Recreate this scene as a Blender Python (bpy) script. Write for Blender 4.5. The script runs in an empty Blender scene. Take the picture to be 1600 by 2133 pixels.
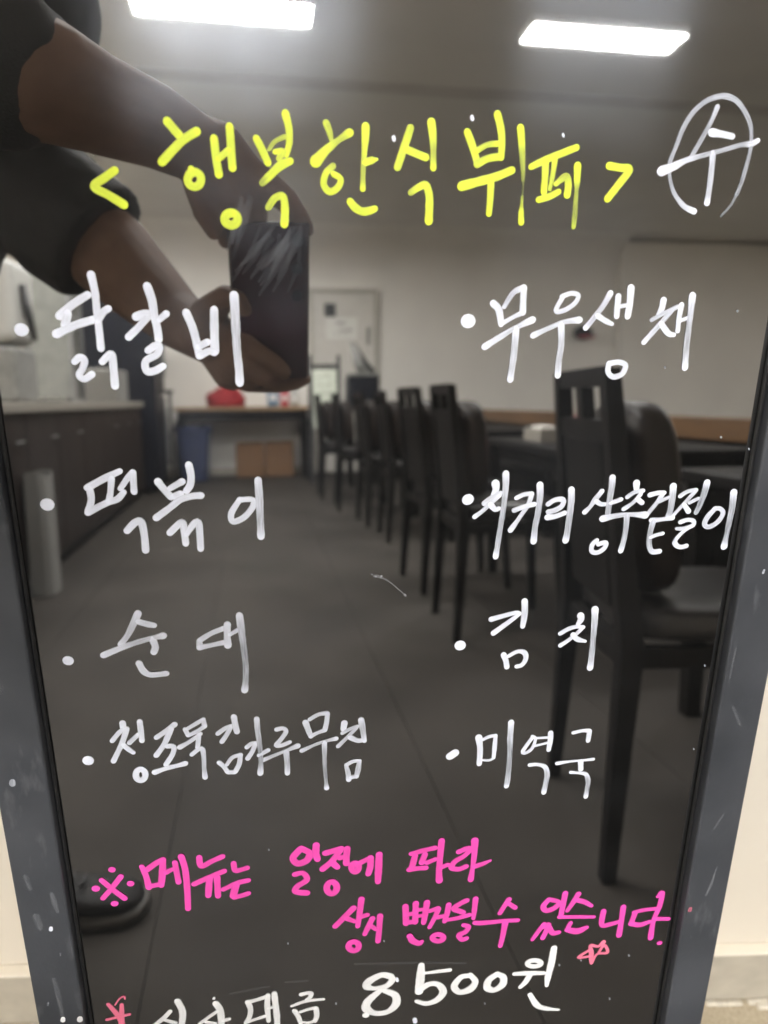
import bpy, bmesh, math, random
from mathutils import Vector, Matrix, noise
random.seed(7)
sc = bpy.context.scene
COL = sc.collection
R = math.radians

# ------------------------------------------------------------------ camera
# a phone held about 1.04 m above the floor, tipped down towards the board
cam_d = bpy.data.cameras.new('camera')
cam = bpy.data.objects.new('camera', cam_d); COL.objects.link(cam)
cam.matrix_world = Matrix(((0.99852, -0.00284, -0.05431, 0.0),
                           (-0.04684, 0.46251, -0.88538, 0.0),
                           (0.02763, 0.88661, 0.46169, 1.0443),
                           (0, 0, 0, 1)))
cam_d.sensor_fit = 'VERTICAL'; cam_d.sensor_height = 36.0; cam_d.sensor_width = 27.0
cam_d.lens = 26.16
cam_d.clip_start = 0.004; cam_d.clip_end = 60
cam_d.dof.use_dof = True
cam_d.dof.focus_distance = 0.44
cam_d.dof.aperture_fstop = 6.0
sc.camera = cam

# ------------------------------------------------------------------ world, exposure
w = bpy.data.worlds.new('World'); sc.world = w; w.use_nodes = True
w.node_tree.nodes['Background'].inputs[0].default_value = (0.5, 0.5, 0.5, 1)
w.node_tree.nodes['Background'].inputs[1].default_value = 0.05
sc.view_settings.view_transform = 'Standard'; sc.view_settings.look = 'None'
sc.view_settings.exposure = 0.0; sc.view_settings.gamma = 1.0
sc.render.engine = 'CYCLES'
sc.cycles.max_bounces = 10; sc.cycles.diffuse_bounces = 5; sc.cycles.glossy_bounces = 5
sc.cycles.transparent_max_bounces = 24
sc.cycles.caustics_reflective = False; sc.cycles.caustics_refractive = False
sc.cycles.use_denoising = True
LAMP = 130.0           # radiance of the ceiling lamp diffusers

# ------------------------------------------------------------------ materials
def mat(name, col, rough=0.5, var=0.0, scale=20.0, bump=0.0, bscale=None, spec=0.5, metal=0.0, var2=None, stretch=None, rvar=0.0):
    m = bpy.data.materials.new(name); m.use_nodes = True
    nt = m.node_tree; p = nt.nodes['Principled BSDF']
    p.inputs['Base Color'].default_value = (*col, 1); p.inputs['Roughness'].default_value = rough
    p.inputs['Specular IOR Level'].default_value = spec; p.inputs['Metallic'].default_value = metal
    if var or bump or rvar:
        tc = nt.nodes.new('ShaderNodeTexCoord'); mp = nt.nodes.new('ShaderNodeMapping')
        if stretch: mp.inputs['Scale'].default_value = stretch
        nt.links.new(tc.outputs['Object'], mp.inputs['Vector'])
        n = nt.nodes.new('ShaderNodeTexNoise'); n.inputs['Scale'].default_value = scale; n.inputs['Detail'].default_value = 6
        nt.links.new(mp.outputs[0], n.inputs['Vector'])
        if var:
            r = nt.nodes.new('ShaderNodeMapRange'); r.inputs['From Min'].default_value = 0.3; r.inputs['From Max'].default_value = 0.7
            nt.links.new(n.outputs['Fac'], r.inputs['Value'])
            mx = nt.nodes.new('ShaderNodeMix'); mx.data_type = 'RGBA'
            c2 = var2 if var2 else tuple(min(1, c*(1+var)) for c in col)
            c1 = col if var2 else tuple(c*(1-var) for c in col)
            mx.inputs[6].default_value = (*c1, 1); mx.inputs[7].default_value = (*c2, 1)
            nt.links.new(r.outputs[0], mx.inputs[0]); nt.links.new(mx.outputs[2], p.inputs['Base Color'])
        if rvar:
            r2 = nt.nodes.new('ShaderNodeMapRange'); r2.inputs['From Min'].default_value = 0.3; r2.inputs['From Max'].default_value = 0.7
            r2.inputs['To Min'].default_value = max(0.02, rough-rvar); r2.inputs['To Max'].default_value = rough+rvar
            nt.links.new(n.outputs['Fac'], r2.inputs['Value']); nt.links.new(r2.outputs[0], p.inputs['Roughness'])
        if bump:
            n2 = nt.nodes.new('ShaderNodeTexNoise'); n2.inputs['Scale'].default_value = bscale or scale*3; n2.inputs['Detail'].default_value = 4
            nt.links.new(mp.outputs[0], n2.inputs['Vector'])
            b = nt.nodes.new('ShaderNodeBump'); b.inputs['Strength'].default_value = bump; b.inputs['Distance'].default_value = 0.002
            nt.links.new(n2.outputs['Fac'], b.inputs['Height']); nt.links.new(b.outputs[0], p.inputs['Normal'])
    return m

def emit(name, col, k):
    m = bpy.data.materials.new(name); m.use_nodes = True; nt = m.node_tree
    nt.nodes.remove(nt.nodes['Principled BSDF']); e = nt.nodes.new('ShaderNodeEmission')
    e.inputs[0].default_value = (*col, 1); e.inputs[1].default_value = k
    nt.links.new(e.outputs[0], nt.nodes['Material Output'].inputs[0]); return m

def ink(name, col, thin):
    """marker ink: opaque where the pen rested, streaky and see-through where it ran fast"""
    m = bpy.data.materials.new(name); m.use_nodes = True; nt = m.node_tree; p = nt.nodes['Principled BSDF']
    p.inputs['Roughness'].default_value = 0.55
    at = nt.nodes.new('ShaderNodeAttribute'); at.attribute_name = 'ink'
    uv = nt.nodes.new('ShaderNodeUVMap'); uv.uv_map = 'along'
    mp = nt.nodes.new('ShaderNodeMapping'); mp.inputs['Scale'].default_value = (2.6, 0.10, 1)
    nt.links.new(uv.outputs[0], mp.inputs[0])
    n = nt.nodes.new('ShaderNodeTexNoise'); n.inputs['Scale'].default_value = 1.0; n.inputs['Detail'].default_value = 3
    nt.links.new(mp.outputs[0], n.inputs['Vector'])
    s = nt.nodes.new('ShaderNodeMath'); s.operation = 'SUBTRACT'; s.inputs[1].default_value = 0.5
    nt.links.new(n.outputs['Fac'], s.inputs[0])
    inv = nt.nodes.new('ShaderNodeMath'); inv.operation = 'SUBTRACT'; inv.inputs[0].default_value = 1.0
    nt.links.new(at.outputs['Fac'], inv.inputs[1])
    k = nt.nodes.new('ShaderNodeMath'); k.operation = 'MULTIPLY'; nt.links.new(s.outputs[0], k.inputs[0]); nt.links.new(inv.outputs[0], k.inputs[1])
    k2 = nt.nodes.new('ShaderNodeMath'); k2.operation = 'MULTIPLY_ADD'; k2.inputs[1].default_value = 4.2; k2.use_clamp = True
    k3 = nt.nodes.new('ShaderNodeMath'); k3.operation = 'MULTIPLY'; nt.links.new(k.outputs[0], k3.inputs[0]); nt.links.new(at.outputs['Fac'], k3.inputs[1])
    nt.links.new(k3.outputs[0], k2.inputs[0]); nt.links.new(at.outputs['Fac'], k2.inputs[2])
    nt.links.new(k2.outputs[0], p.inputs['Alpha'])
    mx = nt.nodes.new('ShaderNodeMix'); mx.data_type = 'RGBA'
    mx.inputs[6].default_value = (*thin, 1); mx.inputs[7].default_value = (*col, 1)
    nt.links.new(k2.outputs[0], mx.inputs[0]); nt.links.new(mx.outputs[2], p.inputs['Base Color'])
    return m

def glass_black():
    """glossy black writing panel: mirror-like, with a faint film of wiped ink and dust"""
    m = bpy.data.materials.new('black_writing_glass'); m.use_nodes = True; nt = m.node_tree; p = nt.nodes['Principled BSDF']
    out = nt.nodes['Material Output']
    tc = nt.nodes.new('ShaderNodeTexCoord')
    mp = nt.nodes.new('ShaderNodeMapping'); mp.inputs['Scale'].default_value = (3, 3, 14)
    nt.links.new(tc.outputs['Object'], mp.inputs[0])
    n = nt.nodes.new('ShaderNodeTexNoise'); n.inputs['Scale'].default_value = 2.0; n.inputs['Detail'].default_value = 5
    nt.links.new(mp.outputs[0], n.inputs['Vector'])
    cr = nt.nodes.new('ShaderNodeMapRange'); cr.inputs['From Min'].default_value = 0.38; cr.inputs['From Max'].default_value = 0.75
    cr.inputs['To Min'].default_value = 0.006; cr.inputs['To Max'].default_value = 0.014
    nt.links.new(n.outputs['Fac'], cr.inputs['Value'])
    cmb = nt.nodes.new('ShaderNodeCombineColor')
    nt.links.new(cr.outputs[0], cmb.inputs[0]); nt.links.new(cr.outputs[0], cmb.inputs[1]); nt.links.new(cr.outputs[0], cmb.inputs[2])
    nt.links.new(cmb.outputs[0], p.inputs['Base Color'])
    p.inputs['Roughness'].default_value = 0.018
    p.inputs['IOR'].default_value = 5.2
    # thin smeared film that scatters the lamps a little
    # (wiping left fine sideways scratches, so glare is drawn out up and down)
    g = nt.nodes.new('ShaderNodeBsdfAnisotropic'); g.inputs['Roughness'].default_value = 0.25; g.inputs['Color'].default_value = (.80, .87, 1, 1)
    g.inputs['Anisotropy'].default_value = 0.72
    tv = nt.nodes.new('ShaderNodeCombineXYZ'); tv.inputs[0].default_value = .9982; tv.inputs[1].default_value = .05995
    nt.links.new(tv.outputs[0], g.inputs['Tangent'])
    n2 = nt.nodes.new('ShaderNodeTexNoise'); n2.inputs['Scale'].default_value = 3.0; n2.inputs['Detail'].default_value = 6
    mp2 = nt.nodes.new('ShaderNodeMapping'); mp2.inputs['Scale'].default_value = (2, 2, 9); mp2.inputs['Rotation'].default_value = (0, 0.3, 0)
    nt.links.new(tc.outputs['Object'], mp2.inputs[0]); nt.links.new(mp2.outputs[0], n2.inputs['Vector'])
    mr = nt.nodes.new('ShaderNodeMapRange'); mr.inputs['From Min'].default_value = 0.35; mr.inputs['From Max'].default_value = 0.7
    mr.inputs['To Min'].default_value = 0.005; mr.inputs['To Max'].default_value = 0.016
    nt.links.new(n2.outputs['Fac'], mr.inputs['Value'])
    # film made thicker towards the top, shaped to spread the lamp glare there
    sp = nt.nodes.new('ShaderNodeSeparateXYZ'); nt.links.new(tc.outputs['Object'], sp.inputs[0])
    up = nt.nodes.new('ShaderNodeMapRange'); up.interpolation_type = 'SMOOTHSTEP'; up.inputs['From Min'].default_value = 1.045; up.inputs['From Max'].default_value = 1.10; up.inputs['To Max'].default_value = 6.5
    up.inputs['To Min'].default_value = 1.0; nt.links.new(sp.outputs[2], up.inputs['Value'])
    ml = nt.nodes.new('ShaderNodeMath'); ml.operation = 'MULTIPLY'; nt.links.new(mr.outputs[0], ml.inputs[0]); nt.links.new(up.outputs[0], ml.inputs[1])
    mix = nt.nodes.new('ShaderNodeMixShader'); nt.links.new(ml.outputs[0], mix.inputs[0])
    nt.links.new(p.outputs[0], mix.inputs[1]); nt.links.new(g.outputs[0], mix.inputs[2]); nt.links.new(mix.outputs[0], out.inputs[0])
    # very slight waviness of the sheet
    n3 = nt.nodes.new('ShaderNodeTexNoise'); n3.inputs['Scale'].default_value = 9.0; n3.inputs['Detail'].default_value = 1
    nt.links.new(tc.outputs['Object'], n3.inputs['Vector'])
    b = nt.nodes.new('ShaderNodeBump'); b.inputs['Strength'].default_value = 0.10; b.inputs['Distance'].default_value = 0.0006
    nt.links.new(n3.outputs['Fac'], b.inputs['Height']); nt.links.new(b.outputs[0], p.inputs['Normal'])
    return m

def frame_mat():
    m = mat('dusty_dark_aluminium', (0.040, 0.043, 0.050), 0.42, var=1, scale=14, var2=(0.070, 0.074, 0.085), bump=0.05, bscale=300, rvar=0.12)
    nt = m.node_tree; p = nt.nodes['Principled BSDF']
    tc = nt.nodes.new('ShaderNodeTexCoord'); n = nt.nodes.new('ShaderNodeTexNoise'); n.inputs['Scale'].default_value = 60; n.inputs['Detail'].default_value = 8
    mp = nt.nodes.new('ShaderNodeMapping'); mp.inputs['Scale'].default_value = (1.6, 1, .55); nt.links.new(tc.outputs['Object'], mp.inputs[0])
    nt.links.new(mp.outputs[0], n.inputs['Vector'])
    r = nt.nodes.new('ShaderNodeMapRange'); r.inputs['From Min'].default_value = 0.60; r.inputs['From Max'].default_value = 0.85; r.inputs['To Max'].default_value = .35
    nt.links.new(n.outputs['Fac'], r.inputs['Value'])
    mx = nt.nodes.new('ShaderNodeMix'); mx.data_type = 'RGBA'; mx.inputs[7].default_value = (.30, .31, .34, 1)
    src = p.inputs['Base Color'].links[0].from_socket
    nt.links.new(src, mx.inputs[6]); nt.links.new(r.outputs[0], mx.inputs[0]); nt.links.new(mx.outputs[2], p.inputs['Base Color'])
    return m

M = dict(
 wall=mat('cream_wall_paint', (.76, .70, .61), .75, var=.05, scale=3, bump=.10, bscale=260),
 wall_b=mat('brightened_wall_paint', (.83, .805, .755), .75, var=.04, scale=2, bump=.08, bscale=260),  # back wall paint made lighter, in place of light missing there
 ceil=mat('ceiling_board', (.72, .70, .66), .8, var=.04, scale=2, bump=.05, bscale=120),
 joint=mat('ceiling_joint_trim', (.57, .55, .52), .8, var=.08, scale=4),
 skirt=mat('grey_beige_skirting', (.47, .435, .37), .6, var=.10, scale=30, bump=.05, bscale=200),
 skirt_lip=mat('skirting_lip', (.78, .72, .62), .5),
 floor=mat('vinyl_floor', (.029, .0255, .0225), .70, var=1, scale=2.2, var2=(.045, .040, .035), bump=.05, bscale=45, spec=.08),
 floor_base=mat('floor_adhesive', (.03, .027, .024), .8),
 terrazzo=mat('worn_beige_floor', (.36, .30, .21), .6, var=1, scale=260, var2=(.52, .45, .34), bump=.2, bscale=400),
 crumb=mat('broken_sealant', (.66, .61, .52), .8, var=.15, scale=200),
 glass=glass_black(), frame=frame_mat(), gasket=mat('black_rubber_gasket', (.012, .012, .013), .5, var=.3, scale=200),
 steel=mat('dull_steel', (.35, .36, .37), .38, metal=.9, var=.1, scale=60),
 white_plastic=mat('white_plastic', (.46, .455, .43), .45, var=.03, scale=30),
 paper=mat('white_paper', (.80, .79, .75), .8, var=.03, scale=20),
 bag=mat('pale_paper', (.20, .195, .185), .8, var=.05, scale=8),
 paper_green=mat('pale_green_poster', (.62, .66, .56), .7, var=.10, scale=12),
 black_plastic=mat('black_plastic', (.018, .018, .020), .4, var=.2, scale=60),
 dark_wood=mat('dark_stained_wood', (.006, .005, .0045), .5, spec=.12, var=.5, scale=8, stretch=(1, 1, .12), bump=.06, bscale=40),
 brown_wood=mat('brown_wood', (.125, .066, .028), .45, var=.35, scale=9, stretch=(1, .1, 1), bump=.08, bscale=40),
 counter_wood=mat('worktop_wood', (.30, .19, .10), .45, var=.25, scale=9, stretch=(.1, 1, 1)),
 cabinet=mat('dark_brown_laminate', (.022, .016, .014), .5, spec=.25, var=.25, scale=6, stretch=(1, 1, .15)),
 worktop=mat('pale_stone_worktop', (.27, .25, .22), .5, spec=.2, var=.12, scale=120),
 leather=mat('dark_brown_leather', (.014, .009, .007), .42, spec=.25, var=.3, scale=40, bump=.35, bscale=240),
 seat=mat('black_leather', (.018, .016, .016), .28, var=.3, scale=30, bump=.4, bscale=160),
 tabletop=mat('black_lacquer_table', (.007, .006, .006), .5, var=.3, scale=14, spec=.12),
 door=mat('pale_grey_door', (.66, .635, .59), .5, var=.04, scale=8),
 door_frame=mat('door_frame_paint', (.50, .48, .43), .5, var=.05, scale=20),
 dark_glass=mat('dark_glass', (.03, .034, .033), .15),
 blue=mat('blue_plastic', (.006, .014, .060), .5, var=.2, scale=14, bump=.15, bscale=40),
 card=mat('cardboard', (.17, .09, .042), .8, var=.12, scale=40, bump=.1, bscale=120),
 tape=mat('brown_tape', (.12, .065, .03), .35),
 red=mat('red_cloth', (.30, .012, .016), .75, var=.25, scale=14, bump=.3, bscale=80),
 redbox=mat('red_card', (.45, .02, .05), .5),
 blue_pack=mat('blue_packet', (.14, .25, .38), .4, var=.3, scale=30),
 navy=mat('navy_steel', (.007, .008, .013), .5, spec=.2, var=.2, scale=10),
 grey=mat('grey_metal', (.22, .22, .21), .45, var=.2, scale=18),
 clear=mat('cloudy_acrylic', (.22, .225, .21), .35, var=.2, scale=12),
 skin=mat('skin', (.165, .105, .080), .66, spec=.18, var=.12, scale=35, bump=.10, bscale=320),
 nail=mat('finger_nail', (.52, .33, .26), .3),
 shirt=mat('black_cotton', (.020, .021, .023), .85, var=.25, scale=40, bump=.3, bscale=500),
 trousers=mat('dark_denim', (.030, .034, .046), .85, var=.25, scale=60, bump=.3, bscale=500),
 hair=mat('black_hair', (.012, .010, .009), .5, var=.4, scale=90, stretch=(1, 1, .2), bump=.5, bscale=200),
 shoe=mat('black_shoe', (.008, .007, .007), .6, spec=.2, var=.3, scale=60, bump=.2, bscale=200),
 sole=mat('grey_rubber_sole', (.055, .05, .045), .6, var=.15, scale=60),
 eye=mat('eye_white', (.7, .68, .65), .2), iris=mat('iris', (.03, .018, .012), .2),
 phone=mat('dark_phone_back', (.030, .012, .013), .16, var=.15, scale=5),
 lens=mat('lens_glass', (.01, .01, .014), .06),
 lamp=emit('lamp_diffuser', (1.0, .985, .95), LAMP),
 housing=mat('lamp_housing', (.75, .75, .74), .4),
 y=ink('yellow_marker', (.74, .86, .045), (.62, .72, .22)),
 wht=ink('white_marker', (.83, .86, .98), (.54, .58, .66)),
 chalk=ink('fresh_white_marker', (.95, .95, .96), (.75, .75, .78)),
 p=ink('pink_marker', (.97, .085, .50), (.78, .12, .42)),
 rose=ink('rose_marker', (.93, .20, .33), (.70, .25, .32)),
 haze=ink('wiped_ink', (.62, .64, .68), (.55, .57, .62)),
)

# ------------------------------------------------------------------ mesh helpers
def tag(o, label=None, cat=None, group=None, kind=None):
    if label: o['label'] = label
    if cat: o['category'] = cat
    if group: o['group'] = group
    if kind: o['kind'] = kind
    return o
def empty(name, loc=(0, 0, 0), rz=0, parent=None):
    o = bpy.data.objects.new(name, None); COL.objects.link(o); o.location = loc; o.rotation_euler = (0, 0, rz); o.empty_display_size = .05
    if parent: o.parent = parent
    return o
def link(name, me, m, parent=None, smooth=False):
    if m is not None: me.materials.append(m)
    if smooth:
        for f in me.polygons: f.use_smooth = True
    o = bpy.data.objects.new(name, me); COL.objects.link(o)
    if parent: o.parent = parent
    return o
def finish(name, bm, m, parent=None, smooth=False):
    me = bpy.data.meshes.new(name); bmesh.ops.recalc_face_normals(bm, faces=bm.faces); bm.to_mesh(me); bm.free()
    return link(name, me, m, parent, smooth)
def bbox(bm, a, b, bev=0.0, seg=2):
    """box from corner a to corner b added to bm"""
    r = bmesh.ops.create_cube(bm, size=1)
    vs = r['verts']
    for v in vs: v.co = Vector([(a[i]+b[i])/2 + v.co[i]*(b[i]-a[i]) for i in range(3)])
    if bev:
        es = list({e for v in vs for e in v.link_edges})
        bmesh.ops.bevel(bm, geom=es, offset=bev, segments=seg, affect='EDGES', profile=.5)
    return bm
def box(name, a, b, m, parent=None, bev=0.0, seg=2):
    bm = bmesh.new(); bbox(bm, a, b, bev, seg); return finish(name, bm, m, parent)
def prism(bm, p0, p1, w0, w1, d0=None, d1=None):
    """tapered square bar between two points (sections in the xy plane)"""
    d0 = d0 or w0; d1 = d1 or w1; vs = []
    for p, w_, d_ in ((p0, w0, d0), (p1, w1, d1)):
        for sx, sy in ((-1, -1), (1, -1), (1, 1), (-1, 1)):
            vs.append(bm.verts.new((p[0]+sx*w_/2, p[1]+sy*d_/2, p[2])))
    for i in range(4):
        j = (i+1) % 4; bm.faces.new((vs[i], vs[j], vs[4+j], vs[4+i]))
    bm.faces.new(vs[3::-1]); bm.faces.new(vs[4:8])
def tube(bm, pts, rad, n=10):
    """round bar through points; rad is a number or a list"""
    pts = [Vector(p) for p in pts]; rs = rad if isinstance(rad, (list, tuple)) else [rad]*len(pts); rings = []
    for i, p in enumerate(pts):
        t = (pts[min(i+1, len(pts)-1)] - pts[max(i-1, 0)]).normalized()
        s = t.cross(Vector((0, 0, 1)) if abs(t.z) < .9 else Vector((1, 0, 0))).normalized(); u = s.cross(t)
        rings.append([bm.verts.new(p + (s*math.cos(a) + u*math.sin(a))*rs[i]) for a in [2*math.pi*k/n for k in range(n)]])
    for a, b in zip(rings, rings[1:]):
        for k in range(n): bm.faces.new((a[k], a[(k+1) % n], b[(k+1) % n], b[k]))
    bm.faces.new(rings[0][::-1]); bm.faces.new(rings[-1])
def capsule(bm, p0, p1, r0, r1, n=14):
    """tapered limb segment with rounded ends"""
    p0 = Vector(p0); p1 = Vector(p1); t = p1-p0; L = t.length or 1e-6; t = t/L
    pts = [p0 - t*r0*math.cos(a) for a in (0.15, .6, 1.1)] + [p0, p1] + [p1 + t*r1*math.cos(a) for a in (1.1, .6, .15)]
    rs = [r0*math.sin(a) for a in (0.15, .6, 1.1)] + [r0, r1] + [r1*math.sin(a) for a in (1.1, .6, .15)]
    tube(bm, pts, rs, n)
def ellipsoid(bm, c, r, rot=None, n=20):
    m_ = Matrix.Translation(c) @ (rot.to_4x4() if rot else Matrix.Identity(4)) @ Matrix.Diagonal((*r, 1))
    bmesh.ops.create_uvsphere(bm, u_segments=n, v_segments=n//2+2, radius=1, matrix=m_)
def chain(bm, pts, n=14):
    for a, b in zip(pts, pts[1:]): capsule(bm, a[0], b[0], a[1], b[1], n)
def melt(o, voxel, smooth=6):
    """fuse overlapping volumes of a mesh object into one continuous skin"""
    r = o.modifiers.new('fuse', 'REMESH'); r.mode = 'VOXEL'; r.voxel_size = voxel; r.use_smooth_shade = True
    s = o.modifiers.new('smooth', 'SMOOTH'); s.factor = .5; s.iterations = smooth
def dup(root, loc, rz, label=None, group=None):
    r = root.copy(); COL.objects.link(r); r.location = loc; r.rotation_euler = (0, 0, rz)
    if label: r['label'] = label
    if group: r['group'] = group
    for ch in list(root.children):
        c = ch.copy(); COL.objects.link(c); c.parent = r
        for g in list(ch.children):
            k = g.copy(); COL.objects.link(k); k.parent = c
    return r

# ------------------------------------------------------------------ the room (seen in the glass)
X0, X1, Y0, Y1, H = -2.6, 7.2, -8.86, 0.58, 2.97
fl = box('floor', (X0, Y0, -.06), (X1, Y1, -.006), M['floor_base']); tag(fl, kind='structure')
sx = -.25 - .6*4
strip_edges = [sx + .6*i for i in range(18)]
for a in strip_edges:
    lo, hi = max(a, X0)+.0011, min(a+.6, X1)-.0011
    if hi > lo: box('floor_strip', (lo, Y0, -.005), (hi, .16, 0), M['floor'], fl)
box('floor_strip', (X0, .1605, -.005), (X1, Y1, -.0008), M['terrazzo'], fl)
# crumbled sealant along the foot of the wall
bm = bmesh.new()
for i in range(46):
    x = -.62 + i*.028 + random.uniform(-.01, .01)
    if -.2 < x < .36 and random.random() < .5: continue
    l = random.uniform(.006, .022); y = .566 - random.uniform(0, .008)
    bbox(bm, (x-l, y-.004, -.004), (x+l, y+.003, random.uniform(.001, .005)), .0015, 1)
o = finish('sealant_crumbs', bm, M['crumb'], fl); o['kind'] = 'stuff'
def wall(name, a, b, m='wall'):
    o = box(name, a, b, M[m]); tag(o, kind='structure'); return o
wf = wall('wall_front', (X0, Y1, -.06), (X1, Y1+.12, H))
box('skirting_board', (X0, Y1-.012, 0.0005), (X1, Y1-.0005, .104), M['skirt'], wf, .002, 1)
box('skirting_lip', (X0, Y1-.016, .1045), (X1, Y1-.0005, .1085), M['skirt_lip'], wf, .0012, 1)
wb = wall('wall_back', (X0, Y0-.12, -.06), (X1, Y0, H), 'wall_b')
box('skirting_board', (X0, Y0+.0005, 0.0005), (.60, Y0+.012, .09), M['skirt'], wb)
box('skirting_board', (1.58, Y0+.0005, 0.0005), (X1, Y0+.012, .09), M['skirt'], wb)
box('wall_pier', (4.75, Y0+.0005, .0005), (X1-.001, Y0+.22, 2.93), M['wall_b'], wb)
wl = wall('wall_left', (X0-.12, Y0-.12, -.06), (X0, Y1+.12, H))
wr = wall('wall_right', (X1, Y0-.12, -.06), (X1+.12, Y1+.12, H))
ce = box('ceiling', (X0-.12, Y0-.12, H), (X1+.12, Y1+.12, H+.1), M['ceil']); tag(ce, kind='structure')
bm = bmesh.new(); cv = []
for k in range(17):          # cove added so the shading fades softly from back wall to ceiling
    a = math.pi/2*k/16; y = Y0 + .002 + .55*(1-math.sin(a)); z = H - .002 - .55*(1-math.cos(a))
    cv.append((bm.verts.new((X0+.001, y, z)), bm.verts.new((4.745, y, z))))
for a, b in zip(cv, cv[1:]): bm.faces.new((a[0], a[1], b[1], b[0]))
finish('softening_cove', bm, M['wall_b'], ce, True)
box('ceiling_joint', (X0+.001, -4.56, H-.005), (X1-.001, -4.40, H-.0005), M['joint'], ce)

# ------------------------------------------------------------------ ceiling lamps: two reflected ones, the rest added out of view for light
def lamp(x, y, label, rz=0):
    t = empty('ceiling_lamp', (x, y, H), rz)
    bm = bmesh.new(); bbox(bm, (-.46, -.118, -.045), (.46, -.108, -.0005)); bbox(bm, (-.46, .108, -.045), (.46, .118, -.0005))
    bbox(bm, (-.46, -.1078, -.045), (-.450, .1078, -.0005)); bbox(bm, (.450, -.1078, -.045), (.46, .1078, -.0005))
    finish('housing', bm, M['housing'], t)
    box('diffuser', (-.4495, -.1075, -.042), (.4495, .1075, -.02), M['lamp'], t)
    tag(t, label, 'ceiling lamp', 'ceiling lamps'); return t
lamp(-.14, -3.535, 'lit oblong ceiling lamp reflected at the top above the yellow title')
lamp(1.965, -3.535, 'lit oblong ceiling lamp reflected at the upper right')
lamp(-.14, -1.5, 'unseen lamp added almost straight above the person to light the board')  # this and the lamps below are unseen, added to fill the room
lamp(-1.80, -3.535, 'unseen fill lamp added above the drinks machine on the counter')
lamp(-1.78, -6.2, 'fill lamp added above the white carton, hidden behind the sleeve in the reflection')  # added fill light, kept behind the sleeve
lamp(4.1, -3.535, 'unseen lamp added beyond the bench, in line with the two reflected ones')
lamp(6.6, -4.6, 'unseen fill lamp added close to the right wall beyond the bench')
lamp(-.52, -5.45, 'fill lamp added lengthways above the aisle, hidden behind the arm in the reflection', R(90))  # added to brighten the back wall, turned so the arm covers it
lamp(-.04, -6.62, 'fill lamp added lengthways before the back door, hidden behind the hand in the reflection', R(90))  # added back wall fill, turned to stay behind the hand
lamp(-1.80, -1.9, 'unseen lamp added left of the person to brighten the front wall')  # extra lamp put in for the left of the front wall

# ------------------------------------------------------------------ the menu board
r_ = Vector((.9982, .05995, 0)); n_ = Vector((-.0591, .9844, -.1657)).normalized(); u_ = Vector((-.0099, .1654, .9862)).normalized()
P0 = Vector((-.0222, .3692, .9821))
base = P0 - u_*.996
bd = empty('menu_board')
bd.matrix_world = Matrix(((r_.x, n_.x, u_.x, base.x), (r_.y, n_.y, u_.y, base.y), (r_.z, n_.z, u_.z, base.z), (0, 0, 0, 1)))
tag(bd, 'tall glossy black A-frame menu board with Korean menu handwritten in bright markers', 'menu board')
VZ = .996                       # height of the writing origin above the foot, along the board
gx0, gx1, gz0, gz1 = -.146, .2472, VZ-.86, VZ+.21
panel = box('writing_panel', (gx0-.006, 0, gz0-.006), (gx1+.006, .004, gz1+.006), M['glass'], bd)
FW, FP, FD = .0280, -.0082, .019
def rail(name, a, b): return box(name, a, b, M['frame'], bd, .0012, 2)
rail('side_rail', (gx0-FW, FP, .012), (gx0, FD, gz1+FW))
rail('side_rail', (gx1, FP, .012), (gx1+FW, FD, gz1+FW))
rail('top_rail', (gx0+.0003, FP, gz1), (gx1-.0003, FD, gz1+FW-.0003))
rail('bottom_rail', (gx0+.0003, FP, gz0-FW), (gx1-.0003, FD, gz0))
box('gasket', (gx0+.0002, -.0026, gz0), (gx0+.0022, -.0002, gz1), M['gasket'], bd, .0006, 1)
box('gasket', (gx1-.0022, -.0026, gz0), (gx1-.0002, -.0002, gz1), M['gasket'], bd, .0006, 1)
box('back_sheet', (gx0-.002, .0045, gz0-.002), (gx1+.002, .008, gz1+.002), M['black_plastic'], bd)
for x in (gx0-FW/2, gx1+FW/2):
    box('rubber_foot', (x-.012, -.006, -.004), (x+.012, .017, .0118), M['gasket'], bd)
    bm = bmesh.new(); tube(bm, [(x, .024, gz1-.02), (x, .120, .62), (x, .215, .040)], .009, 10)
    finish('back_leg', bm, M['frame'], bd, True)
bm = bmesh.new(); tube(bm, [(gx0-FW/2+.0095, .176, .26), (gx1+FW/2-.0095, .176, .26)], .006, 8); finish('back_stretcher', bm, M['frame'], bd, True)

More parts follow.
